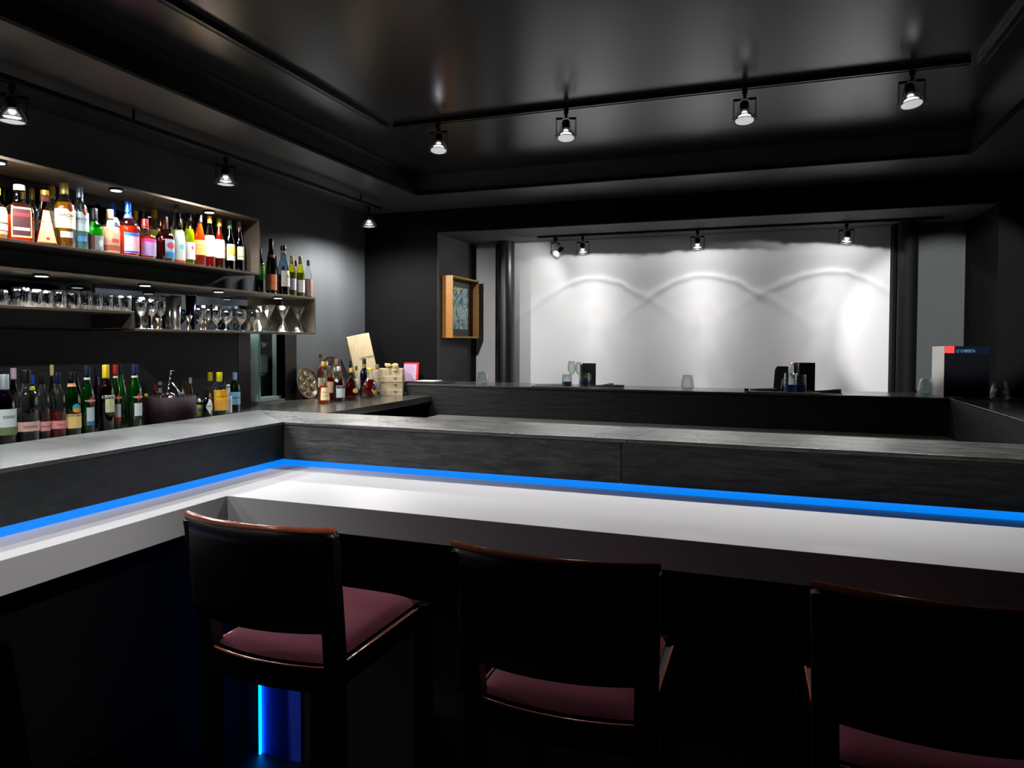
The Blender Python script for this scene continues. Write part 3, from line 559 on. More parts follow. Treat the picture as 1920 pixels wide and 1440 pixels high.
D_(668, 11, 686, -3.16, ZC, style='slope', liquid=(220, 70, 20), fill=.6, cap=(60, 110, 50), labels=[(.3, .6, 60, (230, 220, 190))], face=-35, label='small orange bottle with green cap behind the cognac flask')
D_(683, 18, 673, -3.10, ZC, style='round', tint=(24, 26, 60), liquid='dark', cap=(20, 20, 22), capz=.88, ring=(.78, .86, (150, 120, 60)), face=-35, label='dark blue-black bottle left behind the teardrop decanter')
D_(694, 32, 690, -3.02, ZC, style='bulb', flat=.7, liquid=(140, 14, 16), fill=.62, cap=(230, 206, 60), capr=.42, capz=.93, labels=[(.12, .42, 26, (240, 190, 60), 'diamond', 16), (.24, .48, 24, (60, 20, 60), 'diamond', 16, 1)], face=-35, label='teardrop cognac decanter with yellow stopper and diamond label')
D_(707, 17, 683, -3.08, ZC, style='round', liquid=(44, 24, 28), fill=.16, cap=(120, 110, 90), capz=.84, labels=[(.14, .44, 44, (156, 150, 142), None, 8)], face=-35, label='clear bottle with grey label next to the wooden crates')

# ================================================================== GLASSWARE
def glass_lathe(prof, th=.0018): return prof+[(max(.0005, r-th), z+ (th if i == 0 else 0)) for i, (r, z) in reversed(list(enumerate(prof))) if r > th]
G_TUMBLER = [(.036, 0), (.040, .006), (.044, .035), (.043, .07), (.038, .088)]
G_CUT = [(.034, 0), (.037, .004), (.041, .03), (.041, .075)]
G_STEM = [(.033, 0), (.031, .003), (.006, .006), (.004, .03), (.004, .06), (.018, .072), (.030, .095), (.033, .125), (.029, .16)]
G_SMALL = [(.028, 0), (.026, .003), (.006, .006), (.005, .03), (.014, .04), (.026, .055), (.029, .09), (.029, .125)]
G_COUPE = [(.032, 0), (.030, .003), (.006, .008), (.004, .03), (.022, .042), (.040, .06), (.043, .085), (.036, .108)]
G_MARTINI = [(.045, 0), (.043, .003), (.012, .05), (.006, .062), (.012, .070), (.052, .128)]
G_WATER = [(.030, 0), (.044, .008), (.049, .028), (.043, .07), (.034, .105)]
G_WINE = [(.034, 0), (.032, .003), (.006, .006), (.004, .03), (.004, .085), (.022, .097), (.038, .12), (.040, .15), (.032, .195)]
G_HIGH = [(.028, 0), (.031, .004), (.033, .15)]
_proto = {}
WIDE = {'tumbler': .70, 'coupe_glass': .72, 'martini_glass': .66, 'wine_glass': .80, 'sherry_glass': .85, 'goblet': .85}
def glass_thing(kind, prof, mat, loc, s=1., label='', group=None, cat='glass', band=None, name=None):
    key = (kind, mat.name)
    if key not in _proto:
        me_ = MB(); me_.lathe(glass_lathe(prof), 28, caps=False); o = me_.build(kind, mat); _proto[key] = o; c = o
    else:
        c = _proto[key].copy(); COL.objects.link(c)
        if name: c.name = name
    k_ = WIDE.get(kind, 1.)*(1.32 if 'the widest tumbler in' in label else 1.)
    c.location = loc; c.scale = (s*k_, s*k_, s); c.rotation_euler = (0, 0, random.uniform(0, 6))
    tag(c, label, cat, group); return c
GG = 'glasses on the lower shelf'
def shelf_glass(px, ytop, X, zf, kind, prof, label, mat=CUTGLASS):
    p = onX(px, ytop, X); h = prof[-1][1]; s = max(.6, min(1.5, (p.z-zf)/h)); return glass_thing(kind, prof, mat, (X, p.y, zf), s, label, GG)
Z1, Z2 = E+.1555, E+.0625
words_a = ['partly cut off by the picture edge', 'the widest tumbler in the row', 'right of the widest tumbler', 'under the leftmost lit puck', 'below the gap between two pucks', 'near the middle of the upper floor', 'right of the middle of the upper floor', 'before the dark part of the mirror', 'a little left of the step', 'second from the step', 'directly beside the step in the shelf floor']
for k, (px, yt, sc) in enumerate([(2, 543, 1), (38, 539, 1.35), (66, 543, 1), (86, 544, 1), (110, 544, 1.1), (136, 545, 1.1), (158, 546, 1), (178, 549, 1), (198, 551, 1), (216, 553, 1), (234, 554, 1)]):
    p = onX(px, yt, XA); s = (p.z-Z1)/.088
    glass_thing('tumbler', G_TUMBLER, CUTGLASS, (XA+.005, p.y, Z1), s, 'cut glass tumbler on the lower shelf, '+words_a[k], GG)
words_b = ['behind the gap after the first glass', 'behind the widest tumbler', 'left behind the lit middle', 'in the back row near the middle', 'in the back row before the step', 'last in the back row above the step', 'in the back row right after the lit puck']
for k, px in enumerate([16, 50, 116, 150, 184, 218, 83]):
    p = onX(px, 548+px*.04, XB); glass_thing('whisky_glass', G_CUT, CUTGLASS, (XB, p.y, Z1), max(.8, (p.z-Z1)/.075)*.8, 'small straight cut glass '+words_b[k]+', lower shelf', GG)
for k, (px, yt, X, kd, pf, lb) in enumerate([
    (264, 556, XA, 'goblet', G_STEM, 'stem glass in the lowered part of the shelf, first right of the step'),
    (284, 556, XA, 'goblet', G_STEM, 'stem glass second right of the step in the lower shelf'),
    (300, 557, XA-.02, 'goblet', G_STEM, 'stem glass just left of the mixing tins'),
    (268, 558, XB, 'highball_glass', [(r*.75, z) for r, z in G_HIGH], 'straight tall glass behind the first two stem glasses'),
    (290, 558, XB, 'highball_glass', [(r*.75, z) for r, z in G_HIGH], 'straight tall glass behind the third stem glass'),
    (376, 572, XA, 'sherry_glass', G_SMALL, 'small footed glass right beside the dark mixing cup'),
    (389, 572, XB, 'sherry_glass', G_SMALL, 'small footed glass in the back row above the jigger'),
    (405, 571, XA, 'sherry_glass', G_SMALL, 'small footed glass before the round bowls'),
    (424, 579, XA, 'coupe_glass', G_COUPE, 'rounded stem glass, leftmost of the round bowls'),
    (436, 580, XB, 'coupe_glass', G_COUPE, 'rounded stem glass behind the first two round bowls'),
    (450, 580, XA, 'coupe_glass', G_COUPE, 'rounded stem glass in the middle of the round bowls'),
    (464, 581, XB, 'coupe_glass', G_COUPE, 'rounded stem glass behind the right round bowls'),
    (474, 581, XA, 'coupe_glass', G_COUPE, 'rounded stem glass next to the martini glasses'),
    (484, 572, XB, 'martini_glass', G_MARTINI, 'martini glass standing in the back row'),
    (503, 572, XA, 'martini_glass', G_MARTINI, 'hourglass-shaped martini glass, left of the front three'),
    (531, 574, XA, 'martini_glass', G_MARTINI, 'hourglass-shaped martini glass, middle of the front three'),
    (559, 576, XA, 'martini_glass', G_MARTINI, 'hourglass-shaped martini glass, rightmost on the shelf')]):
    shelf_glass(px, yt, X, Z2, kd, pf, lb)
# mixing tins and jiggers
def tin(px, yt, X, col_, label, wr=.030, name='mixing_tin'):
    p = onX(px, yt, X); h = p.z-Z2; r_ = empty(name, (X, p.y, Z2))
    mb = MB(); mb.lathe(glass_lathe([(wr*.72, 0), (wr*.76, .004), (wr, h)], .0012), 32, caps=False); mb.build('cup', P('tin_%02x%02x%02x' % col_, col_, .18, metal=.95, var=.05, scale=30), r_)
    mb = MB(); mb.lathe([(wr*1.0, h-.004), (wr*1.04, h-.002), (wr*1.0, h)], 32, caps=False); mb.build('rim', CHROME, r_)
    tag(r_, label, 'mixing cup')
tin(312, 555, XB, (150, 150, 150), 'polished mixing tin, leftmost and rear one of three', .030)
tin(330, 554, XA, (170, 170, 168), 'polished steel mixing tin in the middle of the three', .030)
tin(358, 553, XA, (26, 28, 44), 'dark blue-black mixing cup right of the steel tins', .032)
def jigger(px, yt, X, label, zf=None, s=1.):
    zf = Z2 if zf is None else zf
    p = onX(px, yt, X); h = (p.z-zf); mb = MB(); mb.lathe([(.016*s, 0), (.004*s, h*.45), (.020*s, h), (.018*s, h), (.003, h*.5)], 24, caps=False)
    tag(mb.build('jigger', P('copper_steel', (160, 140, 120), .2, metal=.95), loc=(X, p.y, zf)), label, 'jigger', 'jiggers')
jigger(297, 597, -3.235, 'small steel jigger in front of the third stem glass')
jigger(354, 592, -3.235, 'small steel jigger in front of the dark mixing cup')
jigger(386, 597, -3.235, 'dull copper jigger in front of the small footed glasses')

# ================================================================== garnish tub with bar tools
p = onX(325, 740, -3.13); d = depth(p); TR = 44*d/FPX; TH = .152
TB = (-3.13-.02, p.y, ZC)
mb = MB(); mb.lathe([(TR*.97, 0), (TR, .004), (TR, TH), (TR-.008, TH), (TR-.009, .012), (.0, .011)], 48, caps=False)
r_ = mb.build('garnish_tub', P('oxblood_leather', (26, 9, 14), .75, spec=.15, var=.1, scale=60), loc=TB)
tag(r_, 'large round oxblood leather tub holding bar tools on the back counter', 'tub')
def tool(name, pts, r__, mat, label, cat='bar tool'):
    mb = MB(); mb.tube(pts, r__, 8); return tag(mb.build(name, mat), label, cat)
bx, by, bz = TB
zT = bz+TH
tw = []
p0 = Vector((bx+.02, by-.07, bz+.03)); p1 = Vector((bx-.03, by+.03, zT+.135))
for i in range(60):
    t = i/59; a = t*60; tw.append(p0.lerp(p1, t)+Vector((math.cos(a), math.sin(a), 0))*.0035)
tw += [p1+Vector((0, .012, .008)), p1+Vector((0, .024, .006))]
tool('bar_spoon', tw, .0026, CHROME, 'twisted steel bar spoon sticking up out of the leather tub')
tool('tongs', [(bx+.03, by+.06, zT-.05), (bx-.01, by+.03, zT+.07), (bx-.012, by+.02, zT+.075), (bx+.05, by+.075, zT-.03)], .005, CHROME, 'bright steel tongs leaning in the right half of the leather tub')
r_ = empty('strainer', (bx, by-.02, zT-.02)); r_.rotation_euler = (R(60), R(10), R(20))
mb = MB(); mb.lathe([(.0, 0), (.042, .001), (.042, .003), (.0, .004)], 28); mb.build('disc', P('dark_steel', (90, 80, 76), .3, metal=.9), r_)
mb = MB(); mb.tube([(.042*math.cos(a*.3), .042*math.sin(a*.3), .006+.003*math.sin(a*3)) for a in range(21)], .0022, 6, True); mb.build('spring', CHROME, r_)
mb = MB(); mb.box(.04, .11, -.008, .008, 0, .003); mb.build('handle', CHROME, r_)
tag(r_, 'dark cocktail strainer lying in the left half of the leather tub', 'strainer')
mb = MB(); mb.lathe([(.035, 0), (.040, .003), (.040, .11), (.036, .11), (.035, .006)], 24, caps=False)
p = onX(267, 740, XD-.11)
r_ = mb.build('straw_holder', P('black_plastic', (12, 12, 13), .35), loc=(XD-.11, p.y, ZC)); tag(r_, 'small black cup of straws behind the rightmost vermouth bottle', 'cup')
for k, (dx, dy, tilt) in enumerate([(-.02, -.02, 0), (.01, -.026, .02), (-.015, -.005, 0), (.012, .0, -.01), (0, .012, .02), (-.01, .022, .0), (.008, .024, .22)]):
    mb = MB(); mb.tube([(0, 0, 0), (0, tilt*.5, .10), (0, tilt, .21)], .0042, 8)
    tag(mb.build('drinking_straw', P('straw_black', (10, 10, 11), .4), loc=(XD-.11+dx, p.y+dy*.9, ZC+.008)), 'black drinking straw in the small cup beside the vermouth bottles' if k < 6 else 'black drinking straw leaning far to the right out of its cup', 'straw', 'black straws in their cup' if k < 6 else 'leaning straws')
C_(291, 13, 722, XD-.03, ZC, style='long', tint=(120, 20, 12), liquid=(110, 14, 8), fill=.7, cap=(150, 30, 20), capz=.85, label='little red bitters bottle behind the leather tub')
C_(300, 13, 716, XD-.08, ZC, style='long', tint=(60, 60, 60), liquid='dark', cap=(170, 170, 172), capz=.9, labels=[(.3, .84, 90, (150, 150, 152))], label='little bitters bottle with grey paper label behind the leather tub')
C_(357, 10, 708, XD-.05, ZC, style='long', tint=(120, 90, 20), liquid=(160, 110, 20), fill=.5, cap=(210, 210, 214), capz=.84, label='slim dropper bottle with gold body behind the right rim of the tub')
jigger(343, 716, XD-.05, 'bright steel jigger standing behind the leather tub', ZC+0.0)

# ================================================================== oyster trays, crates, corks, red card
def oval_tray(cy, cz, ry, rz_, label):
    tilt = .05
    r_ = empty('oval_tray', (XW+.075, cy, BC+.001)); r_.rotation_euler = (0, -R(11), 0)
    mb = MB()
    n = 48; rings = [(1.0, .012), (.97, .0145), (.93, .008), (.86, .002), (.5, .0), (.0, .0)]
    v = []; f = []
    for s_, x in rings:
        for k in range(n): a = 2*math.pi*k/n; v.append((x, math.cos(a)*ry*s_, rz_+math.sin(a)*rz_*s_))
    for i in range(len(rings)-1):
        for k in range(n): f.append((i*n+k, i*n+(k+1) % n, (i+1)*n+(k+1) % n, (i+1)*n+k))
    mb.add(v, f, True); mb.build('dish', P('worn_silver', (170, 158, 140), .22, metal=.95, var=.15, scale=14), r_)
    for k in range(6):
        a = R(90+60*k); cy_, cz_ = math.cos(a)*ry*.55, rz_+math.sin(a)*rz_*.58
        mb = MB(); T = Matrix.Translation((.003, cy_, cz_)) @ Matrix.Rotation(R(90), 4, 'Y')
        mb.lathe([(.34*ry, -.0), (.30*ry, .006), (.26*ry, .0), (.12*ry, -.004), (.0, -.005)], 24, caps=False, T=T @ Matrix.Scale(-1, 4, (0, 0, 1)))
        mb.build('hollow', MATS['worn_silver'], r_)
    tag(r_, label, 'tray', 'oval silver trays leaning on the left wall')
oval_tray(4.76, 0, .140, .128, 'smaller oval silver snail tray leaning on the wall, left of the bottles')
oval_tray(5.12, 0, .195, .170, 'larger oval silver tray leaning on the wall behind the brandies')
ca = onZ(718, 745, BC)
cx0, cy0 = -3.105, 5.25
for k in range(4):
    r_ = empty('wooden_crate', (cx0, cy0, BC+.001+k*.058), R(20+[0, 2, -2, 1][k]))
    mb = MB(); mb.box(0, .215, 0, .13, 0, .050); mb.build('box', WOOD, r_, bevel=.002)
    mb = MB(); mb.box(.002, .213, .002, .128, .0505, .0565); mb.build('lid', P('pine_lid', (194, 176, 142), .6, var=.12, scale=6, stretch=(7, 1, 1)), r_, bevel=.002)
    for j in range(4):
        mb = MB(); T = Matrix.Translation((.03+j*.045, -.0006, .022)) @ Matrix.Rotation(R(90), 4, 'X'); mb.lathe([(.0025, -.001), (.0025, .0015)], 10, T=T); mb.build('nail', P('nail', (70, 60, 50), .4, metal=.8), r_)
    mb = MB(); mb.add([(.135, -.0008, .04), (.175, -.0008, .04), (.155, -.0008, .014)], [(0, 2, 1)]); mb.build('notch', P('notch_shade', (110, 96, 74), .8), r_)
    tag(r_, 'flat pale pine crate, '+['bottom', 'second from bottom', 'third from bottom', 'topmost'][k]+' of the stack of four', 'crate', 'stacked pine crates')
ctop = BC+.001+4*.058
r_ = empty('wine_box', (-3.22, 5.20, ctop-.06+.0)); r_.rotation_euler = (0, 0, R(40))
Tl = Matrix.Rotation(R(-12), 4, 'Y') @ Matrix.Rotation(R(-3), 4, 'X')
W_, H_, D_x = .20, .47, .06
mb = MB(); mb.box(0, W_, 0, D_x, 0, H_, T=Tl); mb.build('box', WOOD, r_, bevel=.002)
mb = MB(); mb.box(.004, W_-.004, -.006, 0, .002, H_-.002, T=Tl); mb.build('lid', MATS['pine_lid'], r_, bevel=.001)
v, f = text_geo("L'ARTISAN", .026); mb = MB(); mb.add([Tl @ Vector((W_*.66+p.x, -.0075, .26+p.y)) for p in v], f); mb.build('lettering', INK, r_)
tag(r_, 'pale wooden wine box tipped up on end beside the crates, with printed word', 'box')
r_.location = (-3.31, 5.27, BC+.042)
mb = MB(); mb.box(.0, .12, 0, .10, 0, .40, T=Matrix.Rotation(R(-4), 4, 'Y'))  # dark block put where the wine box's own shadow falls
tag(mb.build('wine_box_shade', P('shade_black', (16, 17, 18), .6), loc=(-3.50, 5.50, BC+.001)), 'upright dark block standing in for the shade behind the tipped wine box', 'box')
for k in range(14):
    mb = MB(); mb.lathe([(.010, 0), (.011, .01), (.0105, .03), (.0135, .034), (.012, .044)], 12)
    tag(mb.build('cork', P('cork_%d' % (k % 3), [(206, 178, 120), (190, 158, 100), (222, 198, 140)][k % 3], .8, var=.2, scale=90), loc=(cx0+.03+random.random()*.12, cy0+.05+random.random()*.08, ctop+.012+(k % 3)*.010), rot=(R(90), random.uniform(-.5, .5), random.random()*6)), 'pale used cork in the loose pile on top of the pine crates', 'cork', 'corks heaped on the top crate')
q = onY(767, 697, 5.60); r_ = empty('menu_card', (q.x, 5.62, FT+.001))
mb = MB(); mb.box(-.075, .075, 0, .012, 0, .175, T=Matrix.Rotation(R(-8), 4, 'X')); mb.build('cover', P('red_card', (214, 40, 44), .5), r_, bevel=.001)
mb = MB(); mb.box(-.070, .056, -.003, 0, .0, .160, T=Matrix.Rotation(R(-8), 4, 'X')); c = mb.build('page', P('lilac_page', (186, 160, 186), .7), r_)
for k in range(12):
    mb = MB(); mb.box(-.06, .045-.01*(k % 3), -.0036, -.003, .02+k*.011, .0225+k*.011, T=Matrix.Rotation(R(-8), 4, 'X')); mb.build('text_line', P('faint_print', (150, 110, 150), .7), c)
tag(r_, 'red card with pale lilac printed page standing at the left end of the far bar', 'menu')

# ================================================================== niche
r_ = empty('glass_window', (XW-.03, 4.3, NZ0))
mb = MB(); mb.box(-.05, .034, -.27, -.145, -.015, E+.047-NZ0); mb.box(-.05, .034, .25, .39, -.015, E+.047-NZ0); mb.build('jamb', P('black_granite', (10, 10, 12), .3, var=.9, scale=400), r_)
mb = MB(); mb.box(-.01, .0, -.137, -.012, .022, NZ1-NZ0); mb.build('frosted_pane', liquor((196, 212, 212)), r_)
for y in (-.141, -.008):
    mb = MB(); mb.box(-.012, .006, y-.003, y+.003, .02, NZ1-NZ0); mb.build('pane_edge', P('glass_edge', (120, 200, 180), .2, emit=None, spec=.8), r_)
mb = MB(); mb.box(-.08, .0, -.144, .245, .001, .022); mb.build('sill', P('pale_sill', (120, 140, 136), .3, var=.06, scale=5), r_)
tag(r_, 'narrow serving hatch with glass edge and pale frosted strip in the left wall', 'hatch')
r_ = empty('coffee_machine', (XW-.28, 4.44, NZ0-.019))
mb = MB(); mb.box(-.12, .12, -.12, .14, 0, .20); mb.build('body', P('machine_black', (20, 21, 22), .3, spec=.6), r_, bevel=.006)
mb = MB(); mb.box(-.12, .125, -.12, .14, .2, .215); mb.build('cup_tray', CHROME, r_, bevel=.002)
mb = MB(); mb.box(-.10, .10, -.03, .14, .216, .36); mb.build('tank', P('milky_plastic', (150, 165, 170), .3), r_, bevel=.01)
mb = MB(); mb.box(-.10, .13, -.05, .14, .42, .46); mb.build('head', CHROME, r_, bevel=.008)
mb = MB(); mb.box(-.10, -.06, -.02, .12, .355, .425); mb.build('column', MATS['machine_black'], r_)
tag(r_, 'black and steel machine with a pale tank seen through the wall hatch', 'machine')
point('hatch_fill', (XW-.2, 4.2, E+.2), 12, .04, (.85, 1, .95))  # unseen fill light added behind the hatch to brighten the frosted pane

# ================================================================== painting in the reveal
r_ = empty('framed_painting', (-2.762, 6.13, E+.03))
HY, HZ = .315, .57
OAK = P('oak_side', (150, 98, 40), .4, var=.15, scale=9, stretch=(1, 1, 6)); GOLDE = P('gold_edge', (216, 180, 96), .3, metal=.5)
for nm, y0, y1, z0, z1 in (('frame_side', -HY, -HY+.016, 0, HZ), ('frame_side', HY-.016, HY, 0, HZ), ('frame_rail', -HY+.016, HY-.016, 0, .016), ('frame_rail', -HY+.016, HY-.016, HZ-.016, HZ)):
    mb = MB(); mb.box(0, .10, y0, y1, z0, z1); c = mb.build(nm, OAK, r_, bevel=.001)
    mb = MB(); mb.box(.10, .1025, y0, y1, z0, z1); mb.build('gilt_edge', GOLDE, c)
mb = MB(); mb.box(.004, .012, -HY+.017, HY-.017, .017, HZ-.017); mb.build('mat', P('grey_mount', (92, 90, 84), .7), r_)
pm = bpy.data.materials.new('marbled_painting'); pm.use_nodes = True; nt = pm.node_tree; b = nt.nodes['Principled BSDF']; b.inputs['Roughness'].default_value = .5
tc = nt.nodes.new('ShaderNodeTexCoord'); n = nt.nodes.new('ShaderNodeTexNoise'); n.inputs['Scale'].default_value = 3.2; n.inputs['Detail'].default_value = 5; n.inputs['Distortion'].default_value = 2.2
cr = nt.nodes.new('ShaderNodeValToRGB'); els = cr.color_ramp.elements
els[0].position = .28; els[0].color = (*lin((30, 60, 66)), 1); els[1].position = .75; els[1].color = (*lin((150, 150, 152)), 1)
for p_, c_ in ((.38, (96, 150, 176)), (.44, (190, 224, 230)), (.475, (226, 220, 120)), (.49, (40, 50, 60)), (.53, (140, 186, 204)), (.60, (226, 236, 236)), (.66, (110, 140, 180))):
    e = els.new(p_); e.color = (*lin(c_), 1)
nt.links.new(tc.outputs['Object'], n.inputs['Vector']); nt.links.new(n.outputs['Fac'], cr.inputs[0]); nt.links.new(cr.outputs[0], b.inputs['Base Color'])
mb = MB(); mb.box(.0125, .0145, -HY+.05, HY-.07, .085, HZ-.085); mb.build('canvas', pm, r_)
tag(r_, 'abstract blue and yellow marbled painting in a deep oak frame', 'painting')

# ================================================================== things on the far bar
FTZ = FT+.0008
def far(px, Y, py=None): q = onY(px, py or 720, Y); return (q.x, Y, FTZ)
GF = 'clear tumblers on the far bar'
def fglass(px, Y, ytop, kind, prof, label, mat=GLASS):
    q = onY(px, ytop, Y); s = (q.z-FTZ)/prof[-1][1]; return glass_thing(kind, prof, mat, (q.x, Y, FTZ), s, label, GF)
fglass(905, 5.58, 697, 'water_glass', G_WATER, 'clear tumbler on the far bar in front of the narrow white wall field')
fglass(1289, 5.55, 703, 'water_glass', G_WATER, 'clear tumbler alone in the middle of the far bar')
fglass(1737, 5.55, 711, 'water_glass', G_WATER, 'clear tumbler left of the large upright menu')
fglass(1874, 5.25, 716, 'water_glass', G_WATER, 'clear tumbler right of the large upright menu')
fglass(1072, 5.62, 677, 'wine_glass', G_WINE, 'empty wine glass, left of the two at the left place setting')
fglass(1086, 5.71, 679, 'wine_glass', G_WINE, 'empty wine glass, right of the two at the left place setting')
fglass(1490, 5.68, 681, 'wine_glass', G_WINE, 'empty wine glass in front of the menu with the red corner')
BLUEG = clear('blue_glass_base', (20, 90, 190), lo=.1, hi=.7)
def bluetumbler(px, Y, ytop, label):
    q = onY(px, ytop, Y); h = q.z-FTZ; r_ = empty('tumbler', (q.x, Y, FTZ)); w_ = .040
    mb = MB(); mb.lathe(glass_lathe([(w_*.8, 0), (w_, h*.12), (w_*1.02, h*.45), (w_*.95, h)], .002), 28, caps=False); mb.build('wall', GLASS, r_)
    mb = MB(); mb.lathe([(w_*.78, .002), (w_*.98, h*.13), (w_*.99, h*.42)], 28); mb.build('blue_base', liquor((10, 96, 180)), r_)
    tag(r_, label, 'glass', 'blue-bottomed tumblers')
bluetumbler(1063, 5.52, 702, 'blue-bottomed tumbler, left one at the left place setting')
bluetumbler(1096, 5.50, 699, 'blue-bottomed tumbler in front of the shell-picture card')
bluetumbler(1481, 5.52, 700, 'blue-bottomed tumbler, left of the pair at the right setting')
bluetumbler(1501, 5.585, 702, 'blue-bottomed tumbler, right of the pair at the right setting')
def mat_board(x0, x1, Y0, Y1, label):
    a = onY(x0, 722, (Y0+Y1)/2).x; b_ = onY(x1, 724, (Y0+Y1)/2).x
    mb = MB(); mb.box(a, b_, Y0, Y1, FT+.0004, FT+.0075)
    tag(mb.build('placemat', P('straw_mat', (150, 142, 124), .7, var=.15, scale=60)), label, 'placemat')
    return FT+.0078
# everything of the place settings stands right on the bar, boards lie clear of it
def napkin(px0, px1, Y, yc, colr, label, r1=.010, r2=.022):
    a = onY(px0, yc, Y); b_ = onY(px1, yc, Y); z = FT+.0008
    mb = MB(); mb.tube([(a.x, Y, z+r1), ((a.x*2+b_.x)/3, Y, z+r1*1.1), (b_.x-.02, Y, z+r2), (b_.x, Y, z+r2*.96)], [r1*.6, r1, r2, r2*.9], 12)
    tag(mb.build('rolled_napkin', P('napkin_%02x%02x%02x' % colr, colr, .8, var=.08, scale=40)), label, 'napkin', 'rolled cloth napkins')
napkin(1004, 1054, 5.60, 717, (196, 196, 196), 'pale flat rolled napkin left of the blue tumbler', .010, .014)
napkin(1117, 1150, 5.56, 720, (92, 106, 118), 'slate-blue rolled napkin right of the shell-picture card', .010, .019)
napkin(1407, 1456, 5.60, 725, (70, 84, 96), 'slate-blue rolled napkin at the left of the right setting', .010, .013)
napkin(1526, 1577, 5.56, 728, (66, 88, 104), 'slate-blue rolled napkin right of the red-cornered menu', .010, .017)
def tray_strip(px0, px1, Y0, Y1, colr, label, zt=.012):
    a = onY(px0, 722, Y0).x; b_ = onY(px1, 722, Y0).x
    mb = MB(); mb.box(a, b_, Y0, Y1, FT+.0004, FT+zt); tag(mb.build('placemat', P('mat_%02x%02x%02x' % colr, colr, .7, var=.1, scale=40), bevel=.002), label, 'placemat', 'long mats at the far bar')
tray_strip(996, 1168, 5.435, 5.47, (128, 120, 100), 'long straw-coloured mat edge under the left place setting', .008)
tray_strip(1398, 1580, 5.435, 5.47, (120, 112, 92), 'long straw-coloured mat edge under the right place setting', .008)
tray_strip(1150, 1167, 5.52, 5.60, (60, 54, 44), 'dark little wooden block at the right end of the left setting', .024)
tray_strip(1396, 1404, 5.55, 5.60, (40, 38, 34), 'dark little wooden block at the left end of the right setting', .02)
a = onZ(765, 713, FT+.02); 
r_ = empty('slate_tray', (-2.74, 5.56, FT+.0006))
mb = MB(); mb.box(-.20, .17, -.12, .125, 0, .018); mb.build('board', P('tray_black', (34, 35, 36), .35, spec=.6), r_, bevel=.003)
mb = MB(); mb.box(-.13, .06, -.09, .10, .0182, .0195); mb.build('paper', PAPER, r_)
tag(r_, 'black tray with a white sheet on the left end of the far bar', 'tray')
# menus
r_ = empty('menu_card', (*far(1102, 5.74)[:2], FTZ))
q0, q1, qt = onY(1088, 700, 5.74), onY(1117, 700, 5.74), onY(1102, 681, 5.74)
hw, hh = (q1.x-q0.x)/2, qt.z-FTZ
mb = MB(); mb.box(-hw, hw, 0, .012, 0, hh); c0 = mb.build('card', P('menu_black', (34, 32, 24), .6), r_, bevel=.001)
PALE = P('shell_line', (206, 200, 160), .7)
for k, (s_, ww) in enumerate([(1.0, .004), (.78, .009), (.56, .009), (.36, .02)]):
    pts = []
    for i in range(21):
        a = math.pi*(i/20)
        lx, lz = math.cos(a)*.030*s_, math.sin(a)*.052*s_
        ca_, sa_ = math.cos(R(-28)), math.sin(R(-28))
        pts.append((lx*ca_-lz*sa_-.005, -.001, hh*.30+lx*sa_+lz*ca_))
    mb = MB(); mb.tube(pts, .0018 if k < 3 else .004, 5); mb.build('shell_drawing', PALE, c0)
tag(r_, 'small black card with a pale shell drawing behind the left wine glasses', 'menu')
r_ = empty('menu_card', (*far(1508, 5.78)[:2], FTZ))
q0, q1, qt = onY(1488, 700, 5.78), onY(1528, 700, 5.78), onY(1508, 680, 5.78); hw, hh = (q1.x-q0.x)/2, qt.z-FTZ
mb = MB(); mb.box(-hw, hw, 0, .02, 0, hh); mb.build('cover', P('menu_dark', (9, 9, 11), .5), r_, bevel=.001)
mb = MB(); mb.box(-hw, -hw+.035, -.0012, 0, hh-.026, hh); mb.build('red_corner', P('red_mark', (226, 60, 36), .5), r_)
tag(r_, 'upright black menu with red corner behind the right wine glass', 'menu')
r_ = empty('card_box', (*far(1464, 5.74)[:2], FTZ))
q0, q1, qt = onY(1450, 700, 5.74), onY(1478, 700, 5.74), onY(1464, 687, 5.74); hw, hh = (q1.x-q0.x)/2, qt.z-FTZ
mb = MB(); v = [(-hw, hh*0), (hw, 0), (hw, hh), (-hw*.5, hh), (-hw*.8, hh*.86)]
mb.add([(x, 0, z) for x, z in v]+[(x, .06, z) for x, z in v], [(0, 1, 2, 3, 4), (9, 8, 7, 6, 5)]+[(i, i+5, (i+1) % 5+5, (i+1) % 5) for i in range(5)])
o = mb.build('holder', P('olive_dark', (52, 50, 44), .6), r_)
mb = MB()
for k in range(3): mb.tube([(.0+k*.006, -.002, .01+k*.02), (.012, -.002, .05+k*.016), (.028, -.002, .075+k*.013)], [.002, .006, .003], 6)
mb.build('pale_brushmark', PALE, r_)
tag(r_, 'dark card holder with cut-off corner and pale swirl, left of the red-cornered menu', 'card holder')
# large menu on the corner
q0, q1, qb, qt = onY(1770, 700, 5.50), onY(1855, 700, 5.50), onY(1812, 742, 5.50), onY(1812, 649, 5.50)
W2, H2 = (q1.x-q0.x), qt.z-FTZ
r_ = empty('large_menu', (q0.x, 5.50, FTZ))
mb = MB(); mb.box(0, W2, 0, .006, 0, H2); c0 = mb.build('front_cover', P('navy_cover', (3, 4, 9), .6, spec=.05), r_, bevel=.001)
mb = MB(); mb.box(.001, W2-.001, -.0012, -.0002, H2-.052, H2-.001); mb.build('title_band', P('navy_band', (4, 14, 32), .7, spec=.05), c0)
mb = MB(); mb.box(.001, .058, -.0024, -.0013, H2-.048, H2-.0005); mb.build('red_square', P('red_square', (244, 30, 24), .5), c0)
v, f = text_geo('LE CHIBERTA', .024); mb = MB(); mb.add([Vector((.125+p.x*.8, -.0016, H2-.034+p.y*1.2)) for p in v], f); mb.build('lettering', P('title_ink', (80, 116, 140), .6), c0)
T = Matrix.Rotation(R(62), 4, 'Z')
